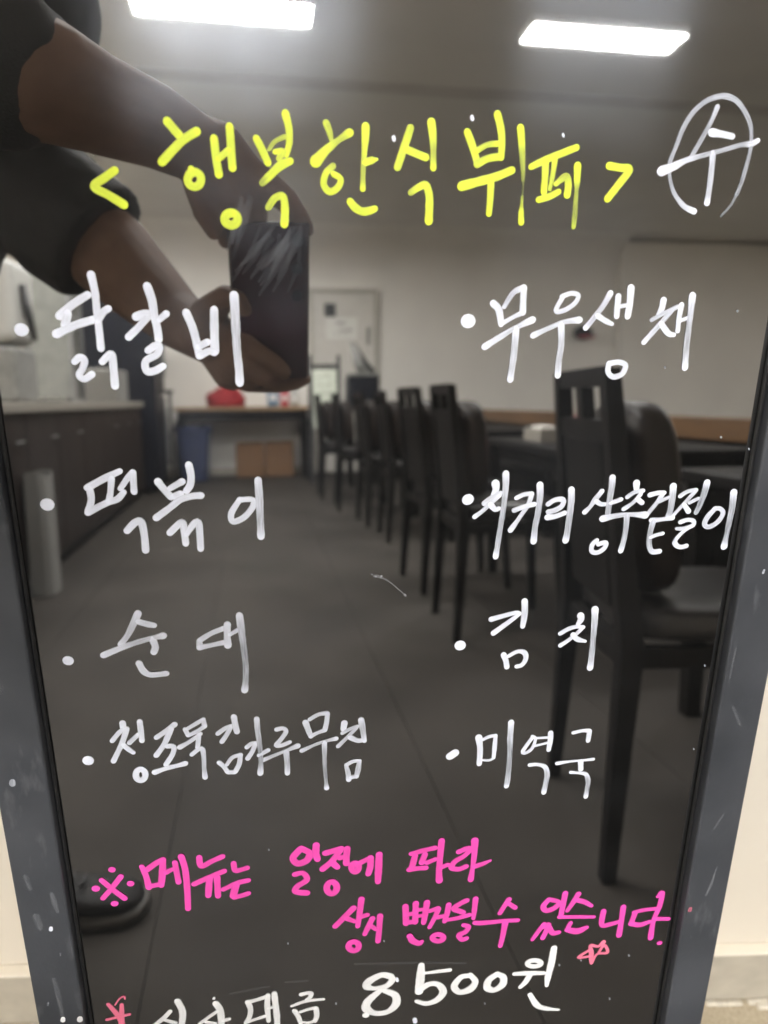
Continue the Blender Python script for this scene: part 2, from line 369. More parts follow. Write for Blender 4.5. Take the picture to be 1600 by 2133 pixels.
def catmull(P, step):
    out = []
    if len(P) == 2: P = [P[0], [(P[0][i]+P[1][i])/2 for i in range(4)], P[1]]
    for i in range(len(P)-1):
        p0, p1, p2, p3 = P[max(i-1, 0)], P[i], P[i+1], P[min(i+2, len(P)-1)]
        L = math.hypot(p2[0]-p1[0], p2[1]-p1[1]); k = max(2, int(L/step))
        for j in range(k):
            t = j/k; q = []
            for c in range(4):
                if c < 2: q.append(.5*((2*p1[c]) + (-p0[c]+p2[c])*t + (2*p0[c]-5*p1[c]+4*p2[c]-p3[c])*t*t + (-p0[c]+3*p1[c]-3*p2[c]+p3[c])*t**3))
                else: s = t*t*(3-2*t); q.append(p1[c]*(1-s)+p2[c]*s)
            out.append(q)
    out.append(list(P[-1])); return out
CS = (-1, -.8, -.35, .35, .8, 1)
def ink_mesh(name, strokes, m, parent, lift=-.00022):
    thin = {'white_marker': .87, 'pink_marker': .90}.get(m.name, .95)
    V, F, K, UV = [], [], [], []
    for si, st in enumerate(strokes):
        P = [[float(v) for v in q.split(',')] for q in st.split(';')] if isinstance(st, str) else st
        dot = math.hypot(P[0][0]-P[-1][0], P[0][1]-P[-1][1]) < 2*P[0][2] and len(P) == 2
        P = catmull(P, .7)
        for i, q in enumerate(P):          # the hand is never quite steady
            wob = noise.noise(Vector((q[0]*.35, q[1]*.35, si*7.1)))
            q[2] *= thin*(1 + .07*wob); q[3] *= 1 if dot else 1 - .11*max(0.0, math.sin(math.pi*i/max(1, len(P)-1)))**.7
        n = len(P); T = []
        for i in range(n):
            a, b = P[max(i-1, 0)], P[min(i+1, n-1)]; dx, dy = b[0]-a[0], b[1]-a[1]; L = math.hypot(dx, dy) or 1
            T.append((dx/L, dy/L))
        rows = []
        for a in (1.45, 1.05, .55): rows.append((P[0][0]-T[0][0]*P[0][2]*math.sin(a), P[0][1]-T[0][1]*P[0][2]*math.sin(a), P[0][2]*math.cos(a), P[0][3], T[0]))
        for q, t in zip(P, T): rows.append((q[0], q[1], q[2], q[3], t))
        for a in (.55, 1.05, 1.45): rows.append((P[-1][0]+T[-1][0]*P[-1][2]*math.sin(a), P[-1][1]+T[-1][1]*P[-1][2]*math.sin(a), P[-1][2]*math.cos(a), P[-1][3], T[-1]))
        s = 0; prev = None
        for ri, (x, y, r, k, t) in enumerate(rows):
            if prev: s += math.hypot(x-prev[0], y-prev[1])
            prev = (x, y)
            for c in CS:
                V.append(((x - t[1]*r*c)*.001, lift - si*.000035 - ri*.0000006 - .00006*(1-c*c), VZ + (y + t[0]*r*c)*.001))
                K.append(k*(1 if abs(c) < .9 or dot else .78) if k > .4 else k*(1-abs(c)**1.5)); UV.append((r*c + si*5, s))
            if ri:
                b0 = len(V) - 2*len(CS)
                for c in range(len(CS)-1): F.append((b0+c, b0+c+1, b0+len(CS)+c+1, b0+len(CS)+c))
    me = bpy.data.meshes.new(name); me.from_pydata(V, [], F)
    at = me.attributes.new('ink', 'FLOAT', 'POINT'); at.data.foreach_set('value', K)
    uv = me.uv_layers.new(name='along')
    for l in me.loops: uv.data[l.index].uv = UV[l.vertex_index]
    return link(name, me, m, parent, True)

WRITING = [
('title_line','yellow',[
('handwritten_mark',["-80.2,41.2,1.89,1;-84.8,38.1,1.90,1;-89.7,34.4,2.01,1;-83.8,30.9,2.03,1;-77.6,27.1,2.16,1"]),
('handwritten_syllable',["-55.6,61.6,2.03,1;-50.8,56.1,1.99,1","-43.2,57.9,1.99,1;-50.1,53.7,2.00,1;-59.2,45.2,2.07,1","-46.2,41.1,1.98,1;-44.9,41.3,1.98,1;-43.7,40.8,1.98,1;-42.8,39.9,1.99,1;-42.5,38.5,1.99,1;-42.8,37.2,1.99,1;-43.6,36.0,2.00,1;-44.9,35.3,2.00,1;-46.2,35.3,2.00,1;-47.4,35.8,1.99,1;-48.2,36.9,1.99,1;-48.4,38.2,1.99,1;-47.9,39.6,1.98,1;-47.0,40.7,1.98,1;-45.7,41.2,1.98,1;-46.6,42.5,1.58,1","-35.7,55.2,1.90,1;-35.2,47.1,1.92,1;-34.4,40.6,1.94,1","-28.6,60.2,1.89,1;-28.4,52.7,1.91,1;-28.2,43.5,1.93,1","-34.3,47.1,1.58,1;-29.7,50.5,1.58,1","-30.3,24.3,2.10,1;-28.9,24.3,2.10,1;-27.7,23.6,2.10,1;-27.1,22.6,2.11,1;-27.0,21.3,2.11,1;-27.6,20.2,2.11,1;-28.8,19.4,2.12,1;-30.2,19.1,2.12,1;-31.5,19.5,2.11,1;-32.5,20.3,2.11,1;-32.9,21.5,2.11,1;-32.6,22.7,2.10,1;-31.7,23.7,2.10,1;-30.4,24.3,2.10,1;-29.0,24.3,2.10,1"]),
('handwritten_syllable',["-16.9,55.7,1.80,1;-14.1,50.3,1.82,1;-12.2,46.0,1.83,1","-3.7,66.2,1.90,1;-2.3,60.4,1.69,1;-2.3,54.4,1.59,1;-3.8,49.5,1.37,1","-11.4,51.5,1.02,0.6;-8.6,54.8,1.13,0.6;-4.4,56.8,1.24,0.7","-8.8,50.5,1.37,1;-5.2,50.7,1.59,1;-7.1,47.8,1.49,0.8","-2.1,46.8,1.72,1;-6.6,44.8,2.07,1;-11.5,40.5,1.84,1;-15.0,37.4,1.62,0.55","-12.7,27.1,1.64,0.7;-9.5,31.1,1.63,0.9;-5.8,31.7,1.87,1;-5.1,26.0,1.94,1;-5.6,20.0,2.02,1"]),
('handwritten_syllable',["14.5,62.9,1.66,0.75;15.9,59.6,1.58,0.75;16.7,56.3,1.15,0.65","25.1,59.2,1.94,1;20.2,56.2,1.41,0.75;14.6,52.0,2.04,1;9.6,47.0,2.94,1","17.3,45.1,1.61,0.65;14.2,42.2,1.62,1;13.0,37.4,1.63,1;15.8,34.3,1.73,1;19.6,36.3,1.63,1;20.8,39.8,1.54,1;17.7,41.8,1.53,1","32.4,61.9,2.03,1;32.3,57.1,1.78,1;31.9,51.6,1.34,1;31.4,45.2,1.26,0.65;31.2,40.8,1.18,0.65;31.1,35.8,1.46,1","32.4,47.1,1.80,1;35.2,48.0,1.71,1;37.6,48.5,0.72,1","25.2,30.2,1.84,1;27.6,27.6,2.03,1;31.0,26.0,1.94,1;34.3,26.4,1.95,1;36.7,27.3,1.67,1"]),
('handwritten_syllable',["53.0,61.9,1.87,0.8;50.7,55.1,1.89,1;47.3,45.5,1.91,0.85","51.7,52.9,1.80,1;56.1,51.3,1.81,1;60.4,49.9,1.91,1","62.6,64.5,2.14,1;63.5,58.8,1.89,1;63.9,52.4,1.45,0.65;64.1,45.5,1.65,1","53.8,34.7,1.57,0.65;57.4,37.0,1.66,1;60.7,38.0,1.85,1;62.5,33.6,1.95,1;62.7,28.2,1.97,1;62.6,22.4,2.08,1"]),
('handwritten_syllable',["79.6,60.9,1.85,1;81.9,56.1,1.87,1;83.9,51.0,1.77,1;84.9,47.8,1.78,0.75","93.4,68.7,1.84,1;95.2,63.2,1.86,1;96.2,57.0,1.66,1;96.1,50.7,1.67,1","83.8,52.8,1.43,1;89.2,55.8,1.32,0.8;93.8,56.4,1.43,1","84.9,47.6,1.89,0.8;90.1,50.1,1.67,1;95.9,51.0,1.78,1","78.0,37.9,2.36,1;87.6,40.5,2.14,1;94.7,42.5,2.02,1;101.6,45.3,1.91,1","91.8,41.1,1.80,1;91.9,33.6,1.70,1;91.6,26.0,1.49,1","104.6,63.4,1.87,1;105.5,57.8,1.77,1;106.3,51.0,1.45,0.65;107.3,42.5,0.90,0.5;107.5,37.1,0.46,0.3;107.4,31.2,0.69,0.6;107.4,26.8,1.39,1;107.7,22.4,1.63,1"]),
('handwritten_syllable',["111.0,47.1,1.58,1;119.1,50.7,1.80,1;132.2,55.8,1.69,1","117.7,49.7,1.91,1;118.0,42.7,1.70,1;117.9,36.3,1.72,1","122.2,50.3,1.47,1;121.8,44.4,1.25,0.85;120.8,37.4,1.03,0.75","115.7,32.7,1.61,1;121.1,34.4,1.73,1;125.1,36.4,1.49,1","123.6,39.9,1.37,0.85;128.2,43.2,1.71,0.75;129.7,39.7,1.83,1;129.5,35.1,1.85,1","133.5,47.9,1.93,1;133.8,42.0,1.72,1;134.0,36.6,1.04,0.5;134.1,28.3,1.28,0.5;134.0,20.8,1.18,0.7"]),
('handwritten_mark',["149.3,48.3,1.95,1;154.6,47.6,1.84,1;159.3,46.9,2.07,1;154.8,40.3,1.97,1;149.9,33.9,1.98,1"]),
]),
('weekday_mark','white',[
('circle_mark',["194.6,28.9,1.71,1;189.0,31.3,1.51,0.75;183.4,36.8,1.12,0.65;180.5,42.7,0.96,0.55;179.4,47.5,0.88,0.55;179.3,51.0,1.28,0.55;181.4,57.8,1.27,0.55;184.1,65.9,1.37,0.6;187.9,72.4,1.36,0.6;193.4,77.1,1.28,0.6;199.3,79.3,1.43,0.65;204.3,79.4,1.50,0.7;209.4,77.3,1.44,0.65;214.1,72.8,1.30,0.6;217.2,68.2,1.24,0.55;218.8,62.8,1.03,0.5;219.2,56.7,1.11,0.5;218.2,48.7,1.27,0.5;216.9,41.7,1.13,0.45;213.9,33.2,1.14,0.4;209.1,27.0,0.77,0.35"]),
('handwritten_syllable',["199.6,74.9,1.43,0.75;197.7,69.3,1.26,0.65;195.1,63.6,1.31,0.55;192.3,58.1,1.31,0.55;189.8,53.6,1.25,0.55","198.5,64.0,2.25,1;203.4,63.4,1.82,0.95;209.0,62.6,1.65,0.9","175.6,46.6,2.65,1;181.0,48.6,2.21,0.95;187.7,51.8,1.54,0.85;196.1,54.1,1.25,0.65;204.5,56.3,1.25,0.6;214.0,59.0,1.25,0.6;219.1,59.6,1.66,0.8;222.3,61.1,1.40,1","200.3,54.9,1.84,0.8;200.7,50.1,1.67,0.75;200.9,43.1,1.68,0.75;200.9,36.8,1.58,0.75;200.7,32.9,1.89,1"]),
]),
('menu_line_one','white',[
('bullet_dot',["-129.7,-28.3,3.40,1;-129.2,-28.3,3.40,1"]),
('handwritten_syllable',["-97.8,-12.4,2.02,1;-105.1,-16.8,2.17,1;-111.4,-21.9,2.31,1","-107.9,-20.9,2.45,1;-109.5,-26.4,2.33,1","-113.8,-30.2,2.33,1;-105.5,-26.4,2.19,1;-96.3,-23.6,2.19,1","-95.2,-3.5,2.27,1;-94.3,-11.4,2.03,1;-94.3,-20.2,2.05,1;-94.2,-29.1,2.07,1;-94.3,-36.8,2.09,1","-94.3,-24.3,1.79,1;-91.5,-20.2,1.92,1;-89.0,-18.5,1.91,1","-107.1,-43.1,1.96,1;-104.4,-41.0,1.96,1;-102.5,-42.5,2.10,1;-103.6,-46.0,1.97,1;-105.7,-49.6,1.98,1;-103.5,-51.4,1.98,1;-99.8,-49.2,1.98,1","-94.3,-43.2,1.97,1;-89.7,-39.7,2.11,1;-89.4,-46.8,2.13,1;-89.5,-54.7,2.29,1"]),
('handwritten_syllable',["-76.6,-22.2,2.35,1;-72.7,-20.8,2.21,1;-71.0,-21.5,2.21,1;-75.2,-26.3,1.95,1;-80.9,-31.6,2.09,1","-70.3,-8.4,2.31,1;-68.7,-14.6,2.33,1;-68.2,-21.5,2.22,1;-67.3,-27.7,2.23,1;-67.1,-32.6,2.25,1","-66.0,-23.5,1.67,1;-62.6,-20.8,1.94,1","-72.4,-37.9,1.98,1;-69.1,-35.8,2.12,1;-67.0,-35.8,2.12,1;-68.3,-39.7,1.99,1;-73.9,-42.9,1.99,1;-73.9,-47.6,2.14,1;-70.1,-47.6,2.15,1;-66.0,-45.4,2.00,1"]),
('handwritten_syllable',["-53.2,-20.4,2.23,1;-50.8,-27.0,2.25,1;-49.2,-34.7,2.27,1;-48.5,-40.5,2.15,1","-40.1,-18.9,2.24,1;-40.5,-27.0,2.40,1;-40.9,-38.3,2.44,1","-48.6,-36.2,1.99,1;-44.2,-34.0,1.99,1","-48.2,-40.5,2.15,1;-43.7,-38.3,2.00,1;-41.3,-39.0,2.01,1","-30.4,-12.3,2.51,1;-30.3,-22.0,2.54,0.9;-30.3,-36.2,2.30,0.85;-29.8,-47.0,2.33,0.9;-29.8,-53.6,2.35,1"]),
]),
('menu_line_two','white',[
('bullet_dot',["83.5,-23.8,4.02,1;84.1,-23.8,4.02,1"]),
('handwritten_syllable',["96.2,-15.3,2.15,1;99.1,-18.3,2.16,1;100.7,-25.1,1.87,1","101.8,-16.8,1.39,0.85;106.1,-10.0,1.53,0.85;111.1,-7.8,1.99,1","111.1,-7.8,1.99,1;111.3,-13.7,1.85,1;111.4,-19.4,2.02,1","101.5,-24.7,1.40,1;106.9,-21.7,1.25,1;111.2,-19.7,1.56,1","92.9,-36.3,2.05,1;100.3,-31.6,1.73,1;107.3,-27.4,1.41,0.85;116.6,-23.1,2.19,1","108.5,-27.7,2.04,1;108.3,-37.4,2.07,0.8;107.7,-46.0,1.93,0.8;107.1,-52.7,2.10,1"]),
('handwritten_syllable',["131.8,-11.4,1.40,1;128.4,-18.5,1.41,1;132.4,-18.5,1.41,1;137.8,-15.1,1.41,1;139.5,-11.3,1.40,1;135.7,-10.2,1.40,1;131.0,-11.8,1.40,1","117.6,-30.8,1.90,1;125.1,-27.3,1.42,0.85;132.9,-24.2,1.42,0.85;141.0,-23.1,2.06,1","131.8,-25.8,2.06,1;132.6,-35.1,1.92,0.8;132.1,-42.9,1.94,0.75;132.1,-50.8,1.96,1"]),
('handwritten_syllable',["156.0,-10.1,1.88,1;152.6,-16.5,1.58,0.8;147.6,-23.4,1.59,0.8;144.8,-26.9,1.75,1","150.6,-21.1,1.74,1;154.6,-23.4,1.59,1;158.4,-25.0,1.28,1","160.3,-11.6,1.89,1;160.4,-16.5,1.90,1;160.5,-21.1,1.75,1","166.5,-7.4,2.20,1;166.7,-14.2,2.06,1;166.3,-21.1,1.92,1","160.8,-16.5,1.27,1;165.7,-15.7,1.27,1","158.9,-45.0,1.64,1;159.0,-49.4,1.65,1;162.2,-51.8,1.65,1;166.7,-50.2,1.65,1;167.9,-45.8,1.65,1;163.9,-44.2,1.64,1;158.9,-45.0,1.64,1"]),
('handwritten_syllable',["184.4,-13.3,2.07,1;184.1,-17.2,1.92,1;182.8,-20.3,1.61,0.8","179.4,-23.0,1.29,0.75;184.5,-20.2,1.29,0.75;192.3,-16.4,1.44,0.75","190.0,-17.9,1.28,0.75;183.5,-25.7,1.62,0.8;176.6,-34.1,1.63,1","184.7,-24.9,1.94,1;189.1,-29.6,1.79,1;192.2,-30.4,1.31,1","194.3,-15.6,1.76,1;193.9,-21.8,1.62,1;194.0,-28.4,1.47,1","194.6,-23.3,1.13,1;199.0,-21.8,1.13,1","199.5,-11.0,2.24,1;199.7,-17.9,1.93,0.8;199.8,-27.2,1.79,0.65;200.0,-37.5,1.82,0.65;200.6,-47.1,2.01,1"]),
]),
('menu_line_three','white',[
('bullet_dot',["-128.7,-114.3,3.79,1;-128.4,-114.3,3.79,1"]),
('handwritten_syllable',["-91.5,-97.6,1.81,1;-99.6,-101.4,2.12,1;-108.1,-105.9,2.12,1","-107.1,-106.7,2.12,1;-106.9,-112.3,1.99,1;-109.1,-118.6,2.15,1","-109.2,-119.0,2.15,1;-103.3,-115.9,2.00,1;-98.6,-113.7,2.00,1","-95.9,-101.4,1.97,1;-96.9,-107.7,1.83,1;-98.1,-112.5,1.99,1","-98.2,-113.3,2.15,1;-94.0,-112.2,2.00,1;-90.7,-108.7,1.84,1","-92.0,-106.6,1.68,1;-87.0,-100.1,1.82,1;-85.0,-98.5,1.82,1","-85.2,-98.5,2.12,1;-85.3,-104.0,1.98,1;-85.4,-108.4,2.00,1","-90.8,-129.3,2.20,1;-86.3,-124.9,2.19,1;-83.3,-125.0,2.35,1;-82.4,-132.4,2.21,1;-82.5,-140.3,2.24,1"]),
('handwritten_syllable',["-73.2,-103.5,2.30,1;-70.6,-107.5,2.16,1;-67.5,-111.6,2.17,1","-57.3,-95.1,2.29,1;-56.6,-100.7,2.15,1;-57.3,-105.4,2.17,1;-59.4,-108.6,2.02,1","-67.6,-107.2,1.70,1;-61.3,-103.7,2.16,1","-66.4,-111.6,2.02,1;-62.5,-110.1,2.02,1","-75.6,-122.7,2.20,1;-69.1,-118.0,2.03,1;-62.8,-113.3,2.03,1;-56.6,-111.5,2.03,1;-52.4,-111.3,2.19,1","-69.4,-131.1,2.06,1;-62.9,-125.5,2.06,1;-62.1,-130.5,2.07,1;-61.8,-137.2,2.09,1","-61.1,-132.2,1.76,1;-56.9,-126.5,2.06,1;-54.5,-125.8,2.06,1;-54.2,-132.4,2.08,1;-54.3,-140.4,2.10,1"]),
('handwritten_syllable',["-32.8,-114.0,1.74,1;-37.4,-121.3,1.91,1;-36.8,-125.9,1.92,1;-31.3,-123.9,1.92,1;-26.4,-118.3,1.91,1;-26.2,-114.2,1.74,1;-32.4,-114.1,1.74,1","-22.9,-103.8,2.19,1;-22.7,-113.5,2.38,0.8;-22.7,-125.0,2.09,0.75;-22.7,-134.6,2.28,1"]),
]),
('menu_line_four','white',[
('bullet_dot',["87.6,-117.0,3.38,1;88.2,-116.7,3.38,1"]),
('handwritten_syllable',["102.6,-108.3,2.65,1;103.0,-111.5,2.17,1;101.8,-114.4,1.74,1","97.2,-119.2,1.94,0.85;101.4,-115.8,1.75,0.85;105.6,-113.5,1.45,0.85","105.2,-114.9,1.46,1;99.7,-120.2,1.36,0.85;95.6,-124.1,1.37,0.85;92.1,-126.7,1.66,1","100.7,-120.2,2.05,1;103.2,-122.8,1.76,1;105.1,-122.3,1.47,1","107.9,-102.9,2.16,1;108.3,-110.6,2.03,0.8;107.9,-120.4,1.71,0.65;106.7,-132.9,1.69,0.65;105.8,-143.0,1.70,0.7;105.0,-150.2,1.92,1"]),
('handwritten_syllable',["114.7,-116.6,1.46,1;118.6,-114.8,1.46,1;123.0,-114.4,1.47,1","123.0,-114.6,1.66,1;121.5,-120.3,1.57,0.85;117.6,-127.1,1.38,0.85;112.5,-135.0,1.89,1","113.9,-123.6,1.67,0.85;119.1,-121.7,1.57,1;124.9,-120.4,1.57,1","127.2,-109.6,2.34,1;127.7,-116.0,2.16,0.8;127.2,-125.9,1.98,0.65;126.3,-133.4,1.90,0.65;126.0,-141.8,2.22,1"]),
('handwritten_syllable',["132.7,-120.5,1.68,0.9;136.4,-118.2,1.58,1;140.8,-118.3,1.78,1;140.6,-121.7,1.69,1;136.9,-124.1,1.69,0.85;133.1,-125.0,1.69,0.85","132.8,-128.1,1.99,1;137.2,-127.7,1.70,1;142.5,-125.8,1.60,1","145.0,-112.7,2.21,1;145.5,-118.9,2.18,0.8;145.2,-128.9,2.10,0.65;144.9,-136.5,2.02,0.65;144.3,-141.9,2.34,1"]),
('handwritten_syllable',["162.4,-113.9,1.72,1;159.2,-118.4,1.73,0.85;156.6,-122.7,1.36,0.85;153.8,-125.7,1.74,1","160.0,-119.7,1.73,1;162.6,-121.3,1.49,1;166.0,-121.4,1.24,1","167.6,-106.3,2.20,1;167.7,-111.9,2.09,0.75;167.3,-119.3,1.99,0.65;167.2,-126.8,1.88,0.6","168.1,-120.8,1.37,1;173.8,-118.8,1.49,1","162.3,-142.5,1.65,1;160.0,-145.0,1.66,1;160.1,-148.9,1.66,1;163.6,-149.7,1.67,1;167.2,-147.2,1.66,1;167.8,-144.0,1.66,1;163.5,-144.8,1.66,1"]),
('handwritten_syllable',["181.7,-109.7,2.22,1;182.0,-112.8,1.98,1","177.3,-117.6,1.49,0.85;181.1,-114.9,1.37,0.85;185.9,-114.1,1.49,1","184.9,-116.0,1.37,1;181.1,-120.8,1.25,0.85;176.0,-124.5,1.50,1","183.4,-119.0,1.75,1;186.1,-121.0,1.75,1","164.4,-129.8,2.26,1;172.6,-128.2,1.63,0.85;180.1,-127.7,1.39,0.85;188.9,-128.3,2.40,1","178.3,-128.3,1.89,0.8;178.5,-135.9,1.78,0.65;178.1,-143.0,1.79,0.7;177.0,-149.1,1.93,1"]),
('handwritten_syllable',["190.3,-116.7,1.75,1;194.8,-115.6,1.50,1;198.3,-115.6,1.50,1","197.5,-116.6,1.63,1;194.4,-121.8,1.38,0.85;190.1,-128.0,1.39,0.85","196.1,-120.6,1.26,0.85;201.5,-118.2,1.13,0.85","203.1,-112.0,2.37,1;203.4,-118.3,2.26,0.75;203.2,-126.4,2.03,0.6;202.4,-129.6,1.91,0.9","193.1,-131.6,1.78,1;198.7,-131.1,1.40,1;205.0,-130.3,1.79,1","193.9,-132.5,2.04,0.8;193.1,-138.9,1.79,0.6;193.3,-145.4,1.81,0.6;195.5,-150.1,1.82,0.9;200.0,-150.2,1.82,1","193.7,-141.5,1.29,1;196.8,-140.3,1.29,1;200.5,-139.5,1.29,1"]),
('handwritten_syllable',["208.0,-117.7,1.51,0.85;211.8,-115.3,1.38,0.85;216.7,-114.5,1.51,0.85","216.2,-115.4,1.39,0.85;210.8,-122.2,1.27,0.85;205.4,-129.0,1.15,0.85","210.9,-122.8,1.65,1;214.0,-126.7,1.91,1","213.9,-121.7,1.27,0.85;218.7,-119.3,1.14,0.85","222.5,-110.3,2.26,1;221.9,-115.6,2.15,0.6;220.4,-122.4,1.91,0.5;218.6,-127.5,1.66,0.6","210.1,-133.0,1.54,1;214.1,-131.8,1.41,1;217.7,-132.6,1.54,1;217.8,-135.1,1.55,1;212.9,-136.9,1.42,0.85;208.4,-136.8,1.16,0.85","217.8,-135.1,1.29,1;213.1,-138.2,1.29,1;209.2,-142.7,1.42,1;208.7,-145.9,1.82,1;211.9,-148.0,1.56,1;215.7,-147.4,1.57,1"]),
('handwritten_syllable',["229.8,-125.5,1.66,0.85;226.0,-130.2,1.80,0.85;224.8,-134.7,1.81,0.85;227.6,-136.4,1.68,0.85;232.4,-133.6,1.68,0.85;234.8,-128.5,1.67,0.85;232.4,-125.6,1.54,0.85;229.2,-125.8,1.54,0.85","239.2,-116.3,2.42,1;239.7,-124.8,2.18,0.6;239.3,-134.5,1.95,0.55;238.9,-142.3,1.70,0.6;238.6,-148.5,2.37,1"]),
]),
('menu_line_five','white',[
('bullet_dot',["-129.0,-202.9,3.18,1;-128.6,-203.0,3.18,1"]),
('handwritten_syllable',["-89.7,-176.6,2.32,1;-94.0,-185.2,2.20,0.85;-97.0,-190.2,1.79,0.85;-100.4,-194.5,1.94,1","-89.8,-181.4,1.92,1;-85.4,-183.0,2.06,1;-81.9,-183.9,1.79,1","-110.0,-200.6,2.22,1;-101.6,-197.1,1.94,1;-91.5,-193.5,1.81,0.85;-82.9,-191.3,1.67,0.85;-77.6,-190.3,2.37,1","-83.3,-192.4,2.37,1;-82.3,-196.9,2.24,1;-83.3,-199.9,2.25,1","-91.7,-206.6,2.26,1;-89.8,-211.3,2.27,1;-86.1,-213.8,1.99,1;-77.8,-213.5,2.00,1"]),
('handwritten_syllable',["-58.1,-194.0,1.83,1;-51.9,-190.1,1.69,1;-45.2,-187.5,1.83,1","-58.5,-194.3,1.83,1;-58.7,-198.1,1.98,1","-58.7,-198.5,1.98,1;-52.4,-197.3,1.56,1;-44.3,-195.8,1.84,1","-43.0,-185.3,2.38,1;-43.4,-191.3,2.12,1;-43.4,-197.7,2.42,1","-42.0,-191.3,1.41,1;-36.6,-188.2,1.41,1","-36.2,-180.1,2.38,1;-35.6,-188.7,2.26,0.8;-34.8,-200.0,2.00,0.6;-34.3,-210.0,1.88,0.6;-34.7,-219.4,1.90,0.6;-35.6,-226.4,2.36,1"]),
]),
('menu_line_six','white',[
('bullet_dot',["87.2,-204.4,3.58,1;87.6,-204.4,3.58,1"]),
('handwritten_syllable',["104.8,-188.6,1.92,1;110.8,-187.0,1.68,1;118.8,-185.1,1.44,1;121.1,-185.6,1.32,1","121.1,-185.9,1.32,1;114.5,-191.2,1.69,1;106.5,-197.4,1.94,1","123.5,-178.2,2.27,1;124.0,-185.7,2.17,0.9;123.4,-193.8,1.82,1","113.4,-211.8,2.10,1;114.9,-215.7,1.86,1;115.7,-219.7,1.87,1","116.4,-212.6,1.36,1;121.6,-209.9,1.48,1;125.8,-211.1,1.86,1;126.7,-215.1,1.74,1;124.6,-218.9,1.62,1;121.6,-219.7,1.62,1"]),
('handwritten_syllable',["157.4,-188.7,2.57,1;157.9,-190.9,2.21,1;156.4,-194.0,1.60,1","146.2,-199.6,1.60,1;150.7,-196.9,1.60,1;155.4,-195.6,1.36,1;159.6,-196.1,1.48,1","159.0,-196.7,1.48,1;155.8,-200.4,1.36,0.85;150.8,-204.6,1.37,1;146.9,-207.3,1.62,1","154.1,-200.9,2.11,1;156.7,-203.6,1.87,1;161.7,-205.3,1.12,1","165.6,-185.0,2.57,1;166.2,-193.8,2.22,0.75;166.4,-204.7,2.00,0.6;166.6,-215.8,2.02,0.7;166.4,-223.0,2.29,1"]),
]),
('menu_line_seven','white',[
('bullet_dot',["-125.5,-267.1,3.48,1;-125.2,-267.1,3.49,1"]),
('handwritten_syllable',["-104.1,-243.8,2.17,1;-104.1,-246.9,1.95,1","-110.9,-255.0,1.61,1;-106.7,-249.9,1.61,1;-103.4,-247.6,1.61,1","-102.3,-247.7,1.95,1;-105.2,-255.7,1.85,1;-108.5,-262.5,1.74,0.9;-111.5,-268.4,1.87,1","-104.9,-258.3,1.86,1;-102.5,-261.0,1.86,1;-100.1,-263.4,1.52,1","-101.6,-256.9,1.62,0.85;-96.4,-251.8,1.50,1","-94.7,-243.4,1.95,1;-94.6,-249.4,1.96,1;-94.6,-255.8,1.86,1","-97.5,-274.8,2.13,1;-96.2,-275.1,2.13,1;-95.2,-276.1,2.14,1;-94.7,-277.7,2.14,1;-94.8,-279.5,2.14,1;-95.4,-281.1,2.15,1;-96.5,-282.1,2.15,1;-97.8,-282.4,2.15,1;-99.0,-281.8,2.15,1;-99.8,-280.5,2.14,1;-100.0,-278.7,2.14,1;-99.7,-277.0,2.13,1;-98.8,-275.6,2.13,1;-97.6,-274.9,2.13,1;-96.3,-275.0,2.13,1"]),
('handwritten_syllable',["-86.5,-254.4,1.74,1;-81.5,-250.9,1.74,1;-75.8,-246.5,1.97,1","-78.1,-249.2,2.09,1;-80.7,-255.4,1.98,1;-83.3,-260.4,1.76,1;-87.5,-266.2,1.88,1","-81.1,-260.5,1.76,1;-77.4,-261.1,1.76,1;-78.3,-265.9,1.65,1;-82.6,-272.8,1.78,1","-89.3,-277.6,2.02,1;-82.9,-275.4,1.67,1;-76.2,-273.9,1.67,1;-71.8,-272.8,2.03,1"]),
('handwritten_syllable',["-70.2,-250.1,1.63,1;-68.8,-254.0,1.64,1","-69.1,-249.8,1.40,1;-63.5,-246.4,1.51,1;-59.6,-244.1,1.51,1","-59.6,-244.4,1.51,1;-59.3,-247.9,1.75,1","-68.3,-254.0,1.40,1;-63.3,-251.5,1.40,1;-59.1,-248.6,1.52,1","-74.0,-261.7,1.77,1;-68.6,-258.5,1.53,1;-61.8,-253.5,1.41,1","-62.7,-254.1,1.64,1;-64.0,-262.4,1.66,1","-67.6,-267.0,1.54,1;-63.6,-263.7,1.54,1;-61.4,-263.8,1.78,1;-61.0,-270.4,1.55,0.85;-61.2,-277.0,1.44,0.75;-61.1,-283.0,1.94,1"]),
('handwritten_syllable',["-52.1,-254.1,1.67,1;-47.8,-250.9,1.54,1;-44.1,-249.4,1.41,1","-44.5,-250.1,1.54,1;-47.4,-255.5,1.68,1;-50.1,-259.6,1.69,1","-42.5,-243.6,2.04,1;-42.0,-248.8,2.06,1;-41.3,-253.4,2.07,1","-52.4,-273.7,1.71,1;-49.8,-276.8,1.59,1;-48.2,-280.2,1.72,1","-48.2,-275.4,1.32,1;-44.7,-270.6,1.45,1;-40.1,-269.2,1.71,1","-40.1,-269.5,1.71,1;-41.0,-275.2,1.72,1;-43.4,-280.2,1.73,1","-47.6,-280.6,1.59,1;-44.0,-280.8,1.60,1"]),
('handwritten_syllable',["-36.2,-264.4,1.57,1;-33.4,-262.1,1.57,1;-30.7,-261.9,1.57,1","-31.3,-262.2,1.70,1;-33.0,-267.1,1.58,1;-36.0,-272.0,1.72,1","-29.7,-245.8,1.93,1;-29.5,-253.9,1.82,0.8;-28.7,-263.9,1.71,0.6;-28.5,-274.0,1.59,0.55;-29.2,-282.7,2.14,1","-29.5,-270.3,1.45,1;-24.0,-267.1,1.58,1"]),
